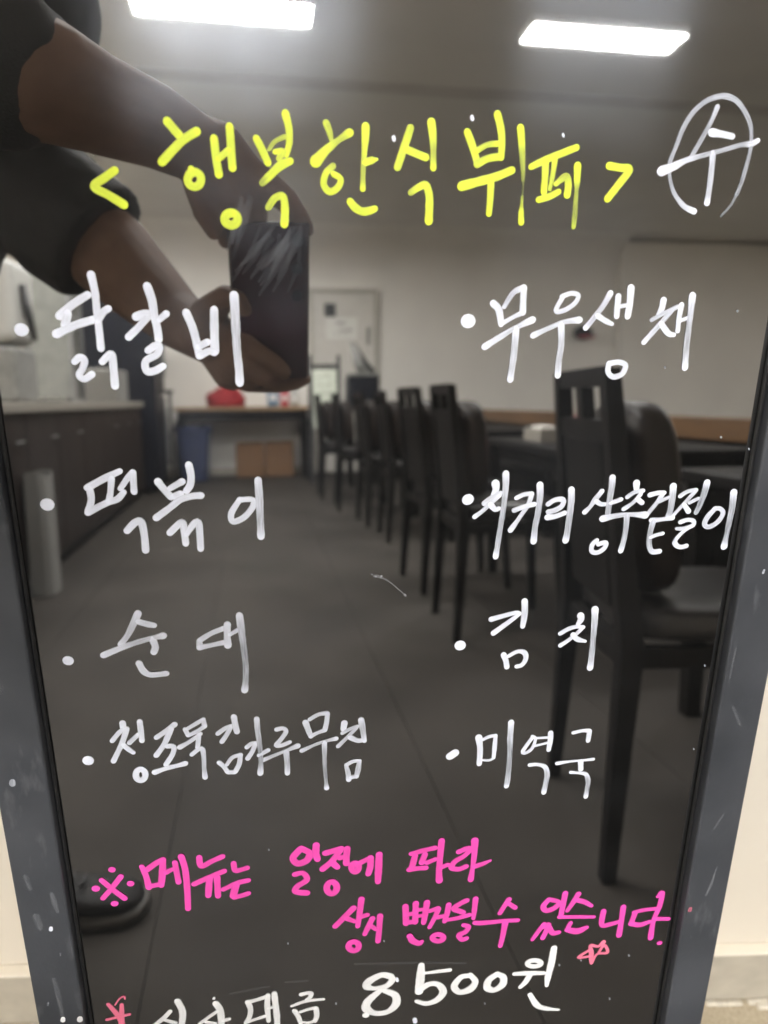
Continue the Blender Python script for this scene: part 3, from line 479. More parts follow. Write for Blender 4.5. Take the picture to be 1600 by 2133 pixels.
('handwritten_syllable',["-18.6,-253.5,1.69,1;-15.0,-253.0,1.57,1;-13.3,-255.3,1.57,1;-16.4,-260.4,1.58,1;-19.3,-264.1,1.71,1;-16.0,-264.4,1.58,1;-11.4,-262.5,1.45,1","-27.0,-273.7,1.59,1;-20.5,-270.9,1.33,0.85;-13.7,-268.1,1.33,0.85;-6.9,-265.4,1.99,1","-13.7,-269.2,2.12,0.9;-13.3,-276.5,1.87,0.75;-13.4,-283.8,1.89,1"]),
('handwritten_syllable',["-1.9,-250.0,2.22,1;-0.2,-255.8,1.97,1;0.9,-259.4,1.72,1","0.5,-248.0,1.44,1;5.8,-244.9,1.43,1;10.6,-244.5,1.70,1","10.9,-244.8,1.70,1;10.2,-250.8,1.71,1;9.2,-255.3,1.85,1","1.2,-259.1,1.59,1;4.9,-257.2,1.32,1;9.2,-255.7,1.58,1","-4.5,-268.8,1.73,1;2.9,-265.3,1.20,0.85;9.1,-263.2,1.20,0.85;15.6,-261.8,1.73,1","8.8,-264.3,1.86,1;8.7,-273.0,1.61,0.7;8.8,-282.5,1.36,0.55;9.3,-291.5,1.23,0.55;9.6,-296.0,1.93,1"]),
('handwritten_syllable',["20.6,-251.8,2.24,1;20.0,-255.7,1.99,1","19.3,-258.5,1.33,0.85;24.0,-255.9,1.33,0.85;28.3,-254.4,1.33,0.85","27.7,-255.5,1.20,0.85;22.1,-261.6,1.33,0.85;16.8,-267.3,1.47,1","23.9,-261.7,2.00,1;28.3,-264.1,1.74,1;31.4,-264.0,1.61,1","30.4,-250.3,2.25,1;31.4,-257.1,2.00,0.75;32.3,-264.4,1.75,1","21.3,-280.5,1.36,1;22.6,-286.5,1.78,0.85;22.9,-291.0,1.93,1","22.0,-280.2,1.50,1;25.7,-278.2,1.50,1;29.5,-278.1,1.36,1","29.5,-278.5,1.36,1;28.6,-284.0,1.92,0.85;27.6,-289.1,1.65,1","24.4,-289.6,1.38,1;27.6,-289.1,1.38,1"]),
]),
('menu_line_eight','white',[
('bullet_dot',["84.2,-279.1,2.92,1;87.3,-276.8,2.92,1"]),
('handwritten_syllable',["101.4,-267.0,2.49,1;102.6,-275.2,2.09,1;102.6,-285.7,1.97,1","104.0,-268.6,1.11,1;107.8,-266.7,1.38,1;111.7,-266.2,1.39,1","111.7,-266.5,1.39,1;111.5,-274.3,1.68,1;111.3,-281.8,1.41,1","104.8,-283.2,0.84,1;108.7,-283.5,0.99,1;111.6,-282.2,0.85,1","120.7,-257.6,2.20,1;120.8,-267.5,2.09,0.75;121.2,-278.8,1.97,0.5;121.3,-290.1,1.85,0.5;121.0,-299.3,2.01,0.7;120.6,-303.2,1.88,1"]),
('handwritten_syllable',["134.7,-269.2,1.40,1;129.4,-278.6,1.55,1;131.5,-279.8,1.27,1;135.2,-276.7,1.27,1;136.7,-270.1,1.12,1;134.6,-268.4,1.26,1","136.0,-269.7,0.98,1;143.9,-269.8,0.98,1","136.5,-275.3,0.99,1;144.2,-273.6,0.99,1","145.9,-266.6,1.96,1;146.1,-272.2,1.98,1;145.6,-278.6,1.70,1","134.5,-288.8,1.57,1;139.4,-288.8,1.43,1;144.3,-291.0,1.73,1;146.1,-296.6,2.03,0.7;145.6,-303.5,1.89,0.6;145.0,-309.8,1.90,1"]),
('handwritten_syllable',["160.3,-267.5,1.41,1;166.1,-266.4,1.41,1;170.2,-266.7,1.70,1","170.5,-267.1,1.84,1;170.2,-273.8,1.71,1","151.8,-288.9,1.58,1;160.8,-288.0,1.01,1;168.9,-287.8,1.01,1;174.9,-287.5,1.30,1","166.9,-288.8,2.02,1;167.5,-294.3,1.89,1","161.2,-296.1,1.31,1;167.0,-297.0,1.17,1;171.2,-298.4,1.61,1;173.1,-303.3,1.91,0.6;173.0,-309.6,1.77,0.5;172.7,-315.1,1.78,1"]),
]),
('notice_line_one','pink',[
('reference_mark',["-120.3,-345.0,2.28,1;-119.9,-345.0,2.28,1","-131.0,-358.2,2.59,1;-130.7,-358.2,2.59,1","-110.4,-356.4,2.31,1;-110.1,-356.4,2.31,1","-121.2,-370.7,2.34,1;-120.9,-370.7,2.34,1","-126.7,-352.3,2.00,1;-121.4,-359.4,2.02,1;-114.8,-367.1,2.19,1","-115.4,-350.5,2.01,1;-121.7,-359.0,1.88,1;-127.4,-365.8,1.88,0.9"]),
('handwritten_syllable',["-102.5,-344.4,1.86,1;-100.6,-352.0,2.02,1;-99.7,-360.3,2.33,1","-99.9,-347.1,2.15,1;-94.4,-342.8,2.15,1;-89.8,-340.3,2.29,1","-89.8,-340.7,2.15,1;-90.8,-349.6,2.46,1;-92.3,-359.4,2.19,1","-99.0,-359.5,2.04,1;-92.5,-358.5,1.89,1","-88.6,-349.8,2.02,1;-84.6,-347.8,1.59,1","-82.9,-343.0,2.01,1;-82.3,-351.3,2.03,1;-81.8,-357.9,2.05,1","-78.8,-338.9,2.30,1;-77.2,-348.5,2.17,1;-77.0,-363.4,2.21,1;-77.6,-379.0,2.09,1"]),
('handwritten_syllable',["-68.3,-340.7,2.16,1;-67.5,-347.3,2.03,1;-61.1,-344.2,2.03,1;-54.5,-341.2,2.03,1","-72.6,-360.5,2.06,1;-63.8,-356.4,2.06,1;-54.1,-352.3,2.05,1","-63.2,-357.2,2.35,1;-64.7,-370.1,2.23,1","-58.6,-356.9,2.35,1;-58.8,-371.1,2.09,1"]),
('handwritten_syllable',["-48.0,-347.1,2.05,1;-47.3,-352.5,2.06,1;-43.3,-352.1,1.91,1;-40.0,-351.2,1.91,1","-55.3,-366.4,1.79,1;-46.5,-362.2,2.08,1;-39.8,-360.8,1.93,1","-47.5,-363.8,2.68,1;-49.6,-372.1,2.55,1","-49.0,-373.0,2.10,1;-44.3,-372.2,1.95,1;-40.3,-370.9,1.95,1"]),
('handwritten_syllable',["-7.2,-340.0,2.52,1;-11.8,-346.1,2.53,1;-9.1,-350.7,2.55,1;-3.4,-348.9,2.55,1;-1.6,-343.5,2.53,1;-6.4,-339.6,2.52,1","2.6,-337.9,2.52,1;2.3,-343.9,2.54,1;3.2,-348.5,2.37,1","-11.0,-359.0,2.20,1;-6.0,-358.4,2.02,1;-3.7,-363.8,2.22,1;-9.6,-368.4,2.22,1;-10.9,-372.5,2.42,1;-3.9,-374.2,2.43,1"]),
('handwritten_syllable',["8.2,-344.4,2.36,1;13.9,-342.9,2.37,1;18.0,-341.8,2.37,1","17.2,-343.2,2.37,1;12.2,-350.9,2.20,1;6.3,-356.5,2.39,1","12.2,-351.9,2.75,1;15.4,-355.8,2.21,1","17.1,-348.8,2.02,1;21.2,-347.7,1.83,1","21.7,-342.1,2.37,1;21.2,-347.7,2.38,1;21.1,-353.3,2.40,1","11.3,-366.9,2.42,1;12.8,-367.2,2.42,1;14.0,-368.5,2.43,1;14.8,-370.5,2.43,1;14.9,-372.7,2.44,1;14.2,-374.7,2.44,1;13.0,-376.0,2.44,1;11.6,-376.3,2.44,1;10.1,-375.5,2.44,1;9.0,-373.8,2.44,1;8.6,-371.7,2.43,1;8.9,-369.5,2.42,1;9.8,-367.8,2.42,1;11.1,-366.9,2.42,1;12.6,-367.1,2.42,1"]),
('handwritten_syllable',["26.2,-353.9,2.40,1;27.2,-354.1,2.40,1;28.1,-355.0,2.41,1;28.7,-356.4,2.41,1;28.7,-358.0,2.41,1;28.3,-359.4,2.42,1;27.5,-360.3,2.42,1;26.5,-360.5,2.42,1;25.5,-359.9,2.42,1;24.8,-358.8,2.41,1;24.4,-357.3,2.41,1;24.6,-355.7,2.40,1;25.2,-354.5,2.40,1;26.1,-353.9,2.40,1;27.2,-354.0,2.40,1","30.3,-353.6,2.03,1;35.3,-351.0,2.03,1","36.3,-350.6,2.40,1;36.2,-357.3,2.42,1;34.9,-362.9,2.24,1","41.8,-348.5,2.40,1;41.4,-359.8,2.62,1;41.1,-369.7,2.26,1"]),
('handwritten_syllable',["62.1,-349.9,1.86,1;69.6,-348.0,2.05,1;77.1,-346.6,2.05,1","64.6,-351.6,2.24,1;62.7,-360.8,2.45,1","61.0,-362.2,2.07,1;66.5,-361.7,2.08,1;71.6,-361.7,2.08,1","70.9,-351.2,2.25,1;69.0,-357.2,2.26,1","72.4,-357.6,2.07,1;77.4,-355.4,1.88,1","81.2,-341.3,2.42,1;80.7,-352.1,2.25,1;80.3,-364.6,2.28,1;80.7,-372.6,2.68,1","81.5,-362.1,1.90,1;85.7,-360.4,1.90,1"]),
('handwritten_syllable',["92.6,-351.1,2.07,1;97.6,-349.0,2.07,1;100.2,-349.7,2.08,1;96.2,-354.6,1.89,1;90.3,-358.7,2.09,1;88.4,-363.2,2.29,1;93.2,-364.8,2.10,1;97.8,-363.1,2.10,1","102.6,-343.2,2.81,1;102.8,-354.1,2.09,1;102.2,-364.6,1.72,1;101.4,-374.0,2.32,1","103.5,-363.6,2.11,1;108.6,-362.0,1.92,1;113.7,-359.8,0.96,1"]),
]),
('notice_line_two','pink',[
('handwritten_syllable',["25.4,-389.6,2.43,1;19.6,-396.4,2.27,1;13.7,-403.2,2.28,1","21.1,-397.5,2.27,1;26.1,-400.5,1.76,1","30.6,-382.8,2.42,1;29.6,-392.5,2.27,1;28.2,-404.7,1.94,1","29.6,-397.4,1.93,1;34.3,-396.0,1.93,1","25.0,-417.3,2.41,1;26.5,-417.6,2.41,1;27.9,-418.7,2.42,1;28.7,-420.3,2.42,1;28.8,-422.1,2.42,1;28.2,-423.7,2.43,1;26.9,-424.7,2.43,1;25.4,-424.9,2.43,1;23.9,-424.2,2.43,1;22.7,-422.8,2.42,1;22.2,-421.1,2.42,1;22.5,-419.3,2.41,1;23.4,-418.0,2.41,1;24.8,-417.4,2.41,1;26.4,-417.6,2.41,1"]),
('handwritten_syllable',["37.8,-399.3,2.12,1;35.1,-406.0,2.13,1;32.8,-411.8,1.96,1","36.3,-405.1,1.95,1;39.8,-408.5,1.78,1","42.7,-397.8,2.29,1;42.2,-408.8,2.14,1;41.5,-418.8,2.16,1"]),
('handwritten_syllable',["59.2,-391.6,2.29,1;59.9,-405.7,2.50,1","65.9,-389.9,2.29,1;65.8,-405.3,2.33,1","60.2,-398.7,1.95,1;65.7,-397.8,1.95,1","60.3,-405.2,2.14,1;65.8,-404.8,2.15,1","67.2,-395.4,1.60,1;72.7,-395.0,1.60,1","67.3,-400.4,1.60,1;72.9,-400.0,1.61,1","73.2,-389.6,2.47,1;72.4,-398.0,2.32,1;71.4,-406.4,1.97,1","62.5,-416.6,2.35,1;64.6,-420.9,2.72,1;68.7,-423.4,2.55,1;70.6,-422.1,1.64,1"]),
('handwritten_syllable',["75.2,-397.3,1.78,1;80.6,-395.4,1.96,1","81.1,-395.9,1.96,1;78.5,-403.6,1.97,1;75.5,-410.9,1.62,1","80.9,-402.9,1.97,1;84.9,-402.3,1.80,1","87.7,-393.1,2.14,1;86.8,-400.5,2.15,1;85.4,-406.9,1.80,1","80.7,-417.3,2.27,1;82.5,-417.6,2.28,1;84.0,-418.5,2.28,1;85.0,-419.8,2.28,1;85.1,-421.1,2.28,1;84.5,-422.3,2.29,1;83.1,-423.0,2.29,1;81.4,-423.1,2.29,1;79.7,-422.5,2.28,1;78.4,-421.4,2.28,1;77.8,-420.1,2.28,1;78.0,-418.7,2.27,1;79.0,-417.8,2.27,1;80.6,-417.3,2.27,1;82.3,-417.6,2.28,1"]),
('handwritten_syllable',["99.6,-390.9,2.14,1;94.9,-393.4,2.14,1;91.1,-396.9,2.15,1;95.2,-399.4,2.16,1;97.6,-400.6,2.16,1","86.6,-406.0,1.62,1;94.6,-404.9,1.99,1;101.7,-403.1,1.99,1","105.4,-390.0,2.14,1;105.1,-398.4,1.98,1;104.7,-406.4,1.63,1","98.5,-411.4,2.00,1;101.8,-413.2,2.01,1;99.9,-417.1,2.20,1;95.6,-419.7,2.20,1;97.8,-423.6,2.21,1;100.6,-422.9,2.02,1"]),
('handwritten_syllable',["127.9,-393.1,2.22,1;125.3,-398.0,2.04,1;122.5,-403.9,1.87,1","128.5,-396.7,1.86,1;132.5,-400.3,2.05,1","106.0,-410.2,2.05,1;109.8,-410.8,2.24,1;117.7,-410.9,2.06,1;126.1,-410.7,1.88,1;134.9,-411.2,1.89,1","126.6,-412.7,2.45,1;125.6,-423.1,2.09,1;124.4,-432.1,1.92,1"]),
('handwritten_syllable',["155.2,-395.9,2.06,1;151.9,-401.2,2.26,1;154.3,-405.1,2.27,1;160.1,-403.1,2.27,1;162.2,-398.7,1.88,1;156.1,-396.0,1.87,1","166.1,-391.8,2.25,1;165.4,-401.1,2.26,1;164.8,-409.4,2.09,1","153.5,-416.6,2.10,1;149.7,-423.1,1.92,1;146.4,-429.2,1.54,1","154.1,-418.8,1.91,1;156.9,-417.0,1.91,1;153.6,-428.4,2.12,1","157.1,-419.1,2.11,1;160.1,-424.8,2.31,1;164.4,-424.7,1.93,1"]),
('handwritten_syllable',["175.3,-393.3,2.26,1;172.5,-399.7,2.08,1;168.8,-406.7,1.71,1","174.9,-398.4,2.08,1;180.2,-400.5,2.09,1;185.3,-404.2,1.71,1","163.7,-411.6,1.71,1;175.4,-412.6,1.72,1;188.0,-414.0,1.54,1","172.0,-417.6,1.92,1;170.6,-421.7,1.93,1","170.3,-423.2,2.32,1;177.4,-425.1,3.10,1;183.6,-422.6,1.94,1"]),
('handwritten_syllable',["194.4,-409.9,2.30,1;194.4,-421.6,2.14,1;200.5,-421.7,2.14,1;206.4,-420.2,1.75,1","208.0,-407.6,2.31,1;208.0,-419.3,2.14,1;207.7,-432.2,2.36,1"]),
('handwritten_syllable',["216.1,-413.2,1.75,1;222.9,-411.8,1.75,1;231.6,-411.6,1.75,1","217.0,-413.8,2.14,1;215.4,-422.2,2.15,1","215.4,-422.8,2.35,1;221.8,-424.5,2.36,1;228.2,-422.5,1.77,1","231.6,-401.0,1.54,1;234.2,-398.2,2.31,1;233.9,-409.2,2.14,1;231.1,-421.8,1.96,1;230.9,-437.0,2.39,1","231.8,-420.2,1.96,1;241.7,-421.3,1.77,1","237.9,-442.4,2.01,1;238.3,-442.4,2.01,1"]),
]),
('star_doodle','rose',[
('star_outline',["197.3,-437.1,1.77,1;193.7,-440.5,1.18,1;188.3,-439.3,1.38,1;189.5,-446.6,1.98,1;190.4,-455.6,1.00,1;193.5,-447.6,0.99,1;201.0,-446.8,1.19,1;198.0,-439.9,1.19,1;194.7,-446.1,0.99,1","187.8,-443.1,1.19,1;180.5,-448.9,1.19,1;188.8,-448.7,0.99,1"]),
]),
('price_line','chalk',[
('handwritten_syllable',["-95.1,-463.1,1.61,1;-99.6,-468.5,1.75,1;-105.2,-473.4,1.62,1;-110.8,-479.1,1.63,1","-98.6,-470.3,1.35,1;-92.5,-473.5,1.77,1","-89.6,-454.8,2.41,1;-87.3,-463.0,2.43,1;-87.6,-470.1,2.31,1;-89.5,-480.3,2.19,1"]),
('handwritten_syllable',["-66.2,-454.8,0.86,1;-66.5,-455.6,1.01,1","-65.4,-460.0,2.45,1;-63.2,-465.4,2.47,1;-62.7,-472.3,2.49,1;-63.0,-482.6,2.21,1","-61.3,-475.5,1.76,1;-57.5,-474.7,1.32,1","-64.9,-466.9,1.31,1;-69.8,-470.5,1.31,1;-77.0,-476.4,1.31,1","-72.6,-475.3,1.46,1;-67.1,-477.7,1.76,1"]),
('handwritten_syllable',["-44.9,-461.3,1.89,1;-39.8,-460.3,1.60,1;-32.8,-458.2,1.75,1","-44.6,-461.8,2.04,1;-43.3,-467.9,1.91,1;-44.3,-474.7,1.77,1;-47.0,-479.5,1.48,1","-47.0,-479.5,1.33,1;-41.9,-477.6,1.33,1;-34.1,-475.2,1.48,1","-31.5,-457.1,1.89,1;-32.2,-466.8,2.06,1;-31.8,-479.8,1.64,1","-31.3,-468.2,1.32,1;-27.5,-467.8,1.18,1","-27.2,-455.9,2.04,1;-26.8,-464.9,2.20,1;-26.2,-475.4,2.23,1;-26.3,-487.6,2.10,1"]),
('handwritten_syllable',["-9.5,-459.0,1.76,1;-5.6,-458.2,1.62,1;-3.1,-459.0,1.91,1;-3.8,-462.3,1.62,1;-6.4,-464.5,1.18,1","-16.1,-468.5,1.18,1;-9.0,-465.9,1.33,1;-2.6,-465.0,1.33,1;5.1,-465.1,1.19,1","-14.3,-473.0,1.93,1;-11.9,-479.0,1.79,1;-10.4,-485.3,1.51,1","-10.5,-474.4,1.19,1;-4.7,-472.5,1.34,1;-0.2,-472.2,1.79,1","0.1,-472.7,1.94,1;0.3,-479.7,1.95,1;-1.0,-483.9,1.66,1","-9.4,-483.7,1.05,1;-4.3,-484.8,1.36,1;-0.4,-482.7,1.36,1"]),
('handwritten_digit',["50.2,-450.4,2.79,1;44.1,-448.4,2.54,1;36.1,-452.7,3.01,1;34.1,-457.1,3.02,1;39.1,-459.7,1.87,1;47.2,-458.7,2.34,1;51.3,-453.9,2.56,1;50.2,-450.4,2.32,1","43.2,-462.3,2.11,1;35.1,-470.7,3.06,1;34.1,-477.4,3.32,1;40.3,-482.3,2.38,1;48.5,-482.0,2.39,1;54.1,-475.9,3.09,1;53.5,-467.6,2.83,1;46.3,-462.6,2.11,1","33.4,-483.2,2.38,1;33.8,-483.3,2.38,1"]),
('handwritten_digit',["70.9,-443.0,2.32,1;70.6,-453.6,3.28,1;69.9,-466.3,3.08,1","70.4,-464.3,2.84,1;77.0,-460.4,2.36,1;83.2,-461.8,2.37,1;86.6,-469.0,2.87,1;82.6,-475.4,2.64,1;75.4,-477.9,2.16,1;68.6,-475.0,1.67,1","73.6,-450.2,1.17,1;82.8,-449.7,1.64,1;90.5,-449.5,1.65,1"]),
('handwritten_digit',["104.8,-456.4,2.14,1;98.6,-457.0,2.37,1;94.2,-464.5,2.62,1;98.1,-470.5,2.40,1;105.4,-468.6,3.12,1;108.7,-462.2,2.39,1;104.8,-455.7,2.14,1"]),
('handwritten_digit',["123.7,-457.3,2.39,1;118.2,-462.0,2.64,1;117.5,-468.8,2.90,1;122.4,-471.5,2.42,1;128.0,-467.3,2.90,1;128.1,-460.5,2.64,1;123.7,-457.3,2.15,1"]),
('handwritten_syllable',["148.2,-447.9,2.03,1;150.5,-448.2,2.03,1;152.5,-449.1,2.04,1;153.8,-450.3,2.04,1;154.0,-451.7,2.04,1;153.2,-452.7,2.04,1;151.5,-453.3,2.04,1;149.2,-453.3,2.04,1;147.0,-452.7,2.04,1;145.3,-451.6,2.04,1;144.5,-450.3,2.03,1;144.7,-449.1,2.03,1;146.0,-448.2,2.03,1;148.0,-447.9,2.03,1;150.3,-448.1,2.03,1","135.9,-458.5,1.68,1;145.9,-459.0,2.17,1;156.7,-460.2,1.70,1","147.1,-460.1,2.42,1;144.4,-466.6,2.19,1;140.9,-471.0,1.70,1","162.3,-438.4,2.38,1;161.4,-452.3,2.65,1;160.1,-463.0,2.43,1;159.7,-471.9,1.47,1","148.4,-478.9,1.97,1;153.5,-488.6,2.48,1;159.2,-492.9,2.00,1;170.4,-495.8,1.00,1"]),
]),
('star_scribble','rose',[
('star_outline',["-133.1,-452.0,1.44,1;-129.5,-459.1,1.85,1;-126.8,-465.7,2.13,1;-126.3,-472.2,2.01,1","-124.8,-453.4,1.45,1;-125.7,-462.7,1.86,1;-126.7,-472.1,1.88,1","-135.2,-465.0,1.20,1;-129.5,-463.8,1.20,1;-120.8,-462.2,1.20,1","-128.9,-452.9,0.53,1;-125.6,-447.9,0.66,1;-122.7,-446.3,0.79,1;-122.3,-448.7,0.53,1"]),
]),
('ink_specks','white',[
('ink_speck',["45.3,57.9,0.95,1;45.5,56.9,0.95,1"]),
('ink_speck',["81.4,67.4,0.95,1;81.7,66.4,0.95,1"]),
('ink_speck',["125.2,61.4,0.54,1;125.6,60.4,0.54,1"]),
('ink_speck',["54.5,-452.9,1.12,1;54.9,-455.1,1.12,1"]),
('ink_speck',["67.5,-491.7,1.75,1;67.9,-494.0,1.75,1"]),
('ink_speck',["225.1,-18.2,0.50,0.5;225.3,-18.7,0.50,0.5"]),
('ink_speck',["226.6,-84.4,0.54,0.5;226.9,-84.9,0.54,0.5"]),
('ink_speck',["243.9,-91.3,0.44,0.5;244.2,-91.9,0.44,0.5"]),
('ink_speck',["217.0,-451.1,0.56,0.5;217.3,-452.0,0.56,0.5"]),
('ink_speck',["182.4,-451.4,0.47,0.5;182.8,-452.3,0.47,0.5"]),
('ink_speck',["-26.4,-338.4,0.39,0.5;-26.2,-339.2,0.39,0.5"]),
('ink_speck',["167.3,-453.9,0.62,0.5;167.6,-454.8,0.62,0.5"]),
('ink_speck',["-17.0,-413.9,0.42,0.5;-16.8,-414.7,0.42,0.5"]),
('ink_speck',["13.4,-469.7,0.60,0.5;13.6,-470.6,0.60,0.5"]),
('ink_speck',["45.4,-418.9,0.43,0.5;45.7,-419.7,0.43,0.5"]),
('ink_speck',["116.4,-482.9,0.44,0.5;116.7,-483.8,0.44,0.5"]),
('ink_speck',["207.2,-489.9,0.52,0.5;207.6,-490.9,0.52,0.5"]),
('ink_speck',["263.5,-409.3,0.61,0.5;263.9,-410.2,0.61,0.5"]),
('ink_speck',["240.1,-284.4,0.49,0.5;240.4,-285.1,0.49,0.5"]),
('ink_speck',["238.5,-225.1,0.51,0.5;238.8,-225.7,0.51,0.5"]),
('ink_speck',["189.6,-46.8,0.41,0.5;189.9,-47.3,0.41,0.5"]),
]),
('erased_smears','haze',[
('ink_smear',["-12.2,14.8,0.87,0.02;-15.2,6.1,1.56,0.03;-22.0,-4.4,0.66,0.04"]),
('ink_smear',["-17.3,12.0,0.87,0.02;-19.6,5.9,1.96,0.05;-25.6,-2.0,0.66,0.04"]),
('ink_smear',["1.2,16.2,0.87,0.02;-3.3,10.6,1.57,0.07;-11.5,3.3,0.66,0.04"]),
('ink_smear',["-5.8,13.5,0.87,0.02;-10.6,8.5,1.70,0.06;-19.0,1.8,0.66,0.04"]),
('ink_smear',["-10.6,19.2,0.86,0.02;-16.6,11.4,1.65,0.07;-26.4,1.9,0.66,0.04"]),
('ink_smear',["-1.6,12.2,0.87,0.02;-4.8,2.1,1.38,0.07;-11.7,-9.9,0.67,0.04"]),
('ink_smear',["2.3,19.4,0.87,0.02;0.8,13.5,1.93,0.05;-4.3,5.7,0.66,0.04"]),
('ink_smear',["-3.4,17.4,0.87,0.02;-7.2,10.2,1.26,0.06;-14.7,1.2,0.66,0.04"]),
('ink_smear',["-4.5,12.2,0.87,0.02;-9.5,1.2,1.83,0.07;-18.4,-11.8,0.67,0.04"]),
('ink_smear',["-2.4,18.6,0.87,0.02;-8.5,7.4,1.87,0.06;-18.4,-5.7,0.67,0.04"]),
('ink_smear',["-1.4,18.3,0.87,0.02;-7.3,9.8,1.19,0.03;-16.8,-0.6,0.66,0.04"]),
('ink_smear',["1.5,11.9,0.88,0.02;0.3,1.7,1.34,0.04;-4.7,-10.3,0.67,0.04"]),
('ink_smear',["-11.0,13.0,0.87,0.02;-17.0,8.1,1.54,0.03;-26.7,1.5,0.66,0.04"]),
('ink_smear',["-1.4,17.2,0.87,0.02;-7.6,5.9,1.43,0.07;-17.6,-7.4,0.67,0.04"]),
('ink_smear',["-10.4,18.8,0.86,0.02;-14.7,14.1,1.08,0.05;-22.7,7.7,0.65,0.04"]),
('ink_smear',["-3.7,18.6,0.87,0.02;-4.8,8.1,1.22,0.07;-9.5,-4.3,0.67,0.04"]),
('ink_smear',["2.6,17.1,0.87,0.02;-0.9,9.0,1.58,0.06;-8.1,-1.0,0.67,0.04"]),
('ink_smear',["-5.0,14.6,0.87,0.02;-11.5,6.5,1.35,0.06;-21.8,-3.4,0.66,0.04"]),
('ink_smear',["-12.1,16.8,0.86,0.02;-18.8,8.7,1.47,0.03;-29.3,-1.2,0.66,0.04"]),
('ink_smear',["-8.2,14.7,0.87,0.02;-9.1,6.0,1.57,0.03;-13.7,-4.7,0.67,0.04"]),
('ink_smear',["-3.4,16.0,0.87,0.02;-8.3,9.0,1.65,0.06;-16.9,0.2,0.66,0.04"]),
('ink_smear',["-16.8,18.6,0.86,0.02;-21.9,7.4,1.15,0.05;-30.7,-5.6,0.66,0.04"]),
('ink_smear',["-22.2,28.8,1.06,0.03;-24.8,20.5,1.17,0.07;-27.8,12.1,0.86,0.04"]),
('ink_smear',["-24.3,28.1,1.06,0.03;-26.9,19.8,1.36,0.07;-30.0,11.3,0.86,0.04"]),
('ink_smear',["-24.4,27.9,1.06,0.03;-27.0,19.6,1.52,0.07;-30.1,11.2,0.86,0.04"]),
('ink_smear',["-26.7,25.1,1.06,0.03;-29.3,16.8,1.49,0.07;-32.4,8.3,0.87,0.04"]),
('ink_smear',["-24.3,30.2,1.06,0.03;-26.9,21.9,1.54,0.07;-29.9,13.5,0.86,0.04"]),
('ink_smear',["-24.8,30.7,1.05,0.03;-27.4,22.4,1.22,0.07;-30.5,14.0,0.86,0.04"]),
('ink_smear',["-21.2,31.9,1.05,0.03;-23.8,23.7,1.13,0.07;-26.8,15.3,0.86,0.04"]),
('ink_smear',["-24.5,21.3,1.07,0.03;-27.1,12.9,1.24,0.07;-30.2,4.4,0.87,0.04"]),
('ink_smear',["-20.1,31.0,1.06,0.03;-22.6,22.7,1.14,0.07;-25.7,14.3,0.86,0.04"]),
('ink_smear',["37.6,-159.6,0.44,0.42;43.0,-161.2,0.57,0.42;48.3,-165.2,0.44,0.42;55.1,-171.8,0.58,0.42"]),
('ink_smear',["36.3,-158.4,0.44,0.42;41.6,-159.7,0.57,0.42"]),
('ink_smear',["26.4,-436.9,1.09,0.07;65.0,-440.2,1.44,0.07;101.2,-444.8,1.13,0.07"]),
('ink_smear',["-55.7,-452.8,1.08,0.07;-36.9,-450.1,1.41,0.07;-30.6,-449.6,1.08,0.07"]),
('ink_smear',["-19.3,-447.2,1.09,0.07;-5.4,-447.7,1.42,0.07"]),
]),
]


INK = dict(yellow=M['y'], white=M['wht'], chalk=M['chalk'], pink=M['p'], rose=M['rose'], haze=M['haze'])
for name, colour, items in WRITING:
    ln = empty(name, parent=bd)
    for kind, strokes in items: ink_mesh(kind, strokes, INK[colour], ln)
# dried drops of ink on the frame
drops = [
 (-157.0, -377.7, 1.3, 1, 'wht'), (-158.8, -451.0, 1.6, 1, 'chalk'), (250.6, -405.6, 1.5, .45, 'rose'), (-166.0, -436.7, .9, .35, 'wht'),
 (259.6, -161.3, .8, .7, 'wht'), (-154.0, -398, .7, .4, 'wht'), (-164.5, -272.6, 2.0, .5, 'wht'), (-148.6, -452, 1.9, .9, 'chalk')
]
for x, z, r, k, c in drops: ink_mesh('ink_drop', [[[x, z-.8, r, k], [x+.3, z+.8, r*.9, k]]], M[c], bd, FP-.0004)
SCUFFS = [([(-153.0, -352, 1.6), (-152.4, -358, 2.2), (-151.6, -365, 1.4)], .2), ([(-164, -368, 3.0), (-163, -376, 2.4)], .16), ([(-166, -338, 2.0), (-165, -346, 2.2)], .14),
 ([(-160, -418, 1.8), (-159, -432, 2.4), (-158.6, -449, 1.6)], .16), ([(264.6, -372, .8), (262.4, -387, 1.5), (260.5, -394, 1.2)], .22), ([(262, -330, .9), (258, -340, 1.1)], .14),
 ([(-165, -205, 2.2), (-163, -214, 2.8)], .2), ([(-168, -150, 3.0), (-164, -170, 3.4), (-167, -190, 2.6)], .10), ([(256, -250, 1.2), (262, -262, 1.6)], .12), ([(251, -210, .8), (250.4, -230, .9)], .15)]
for pts, k in SCUFFS: ink_mesh('scuff_mark', [[[x, z, r, k] for x, z, r in pts]], M['haze'], bd, FP-.0003)

# ------------------------------------------------------------------ the phone in the person's hands (its lens is the camera)
cm = cam.matrix_world
ph = empty('smartphone'); ph.matrix_world = cm.copy()
tag(ph, 'dark smartphone held upright in two hands in front of the board', 'phone')
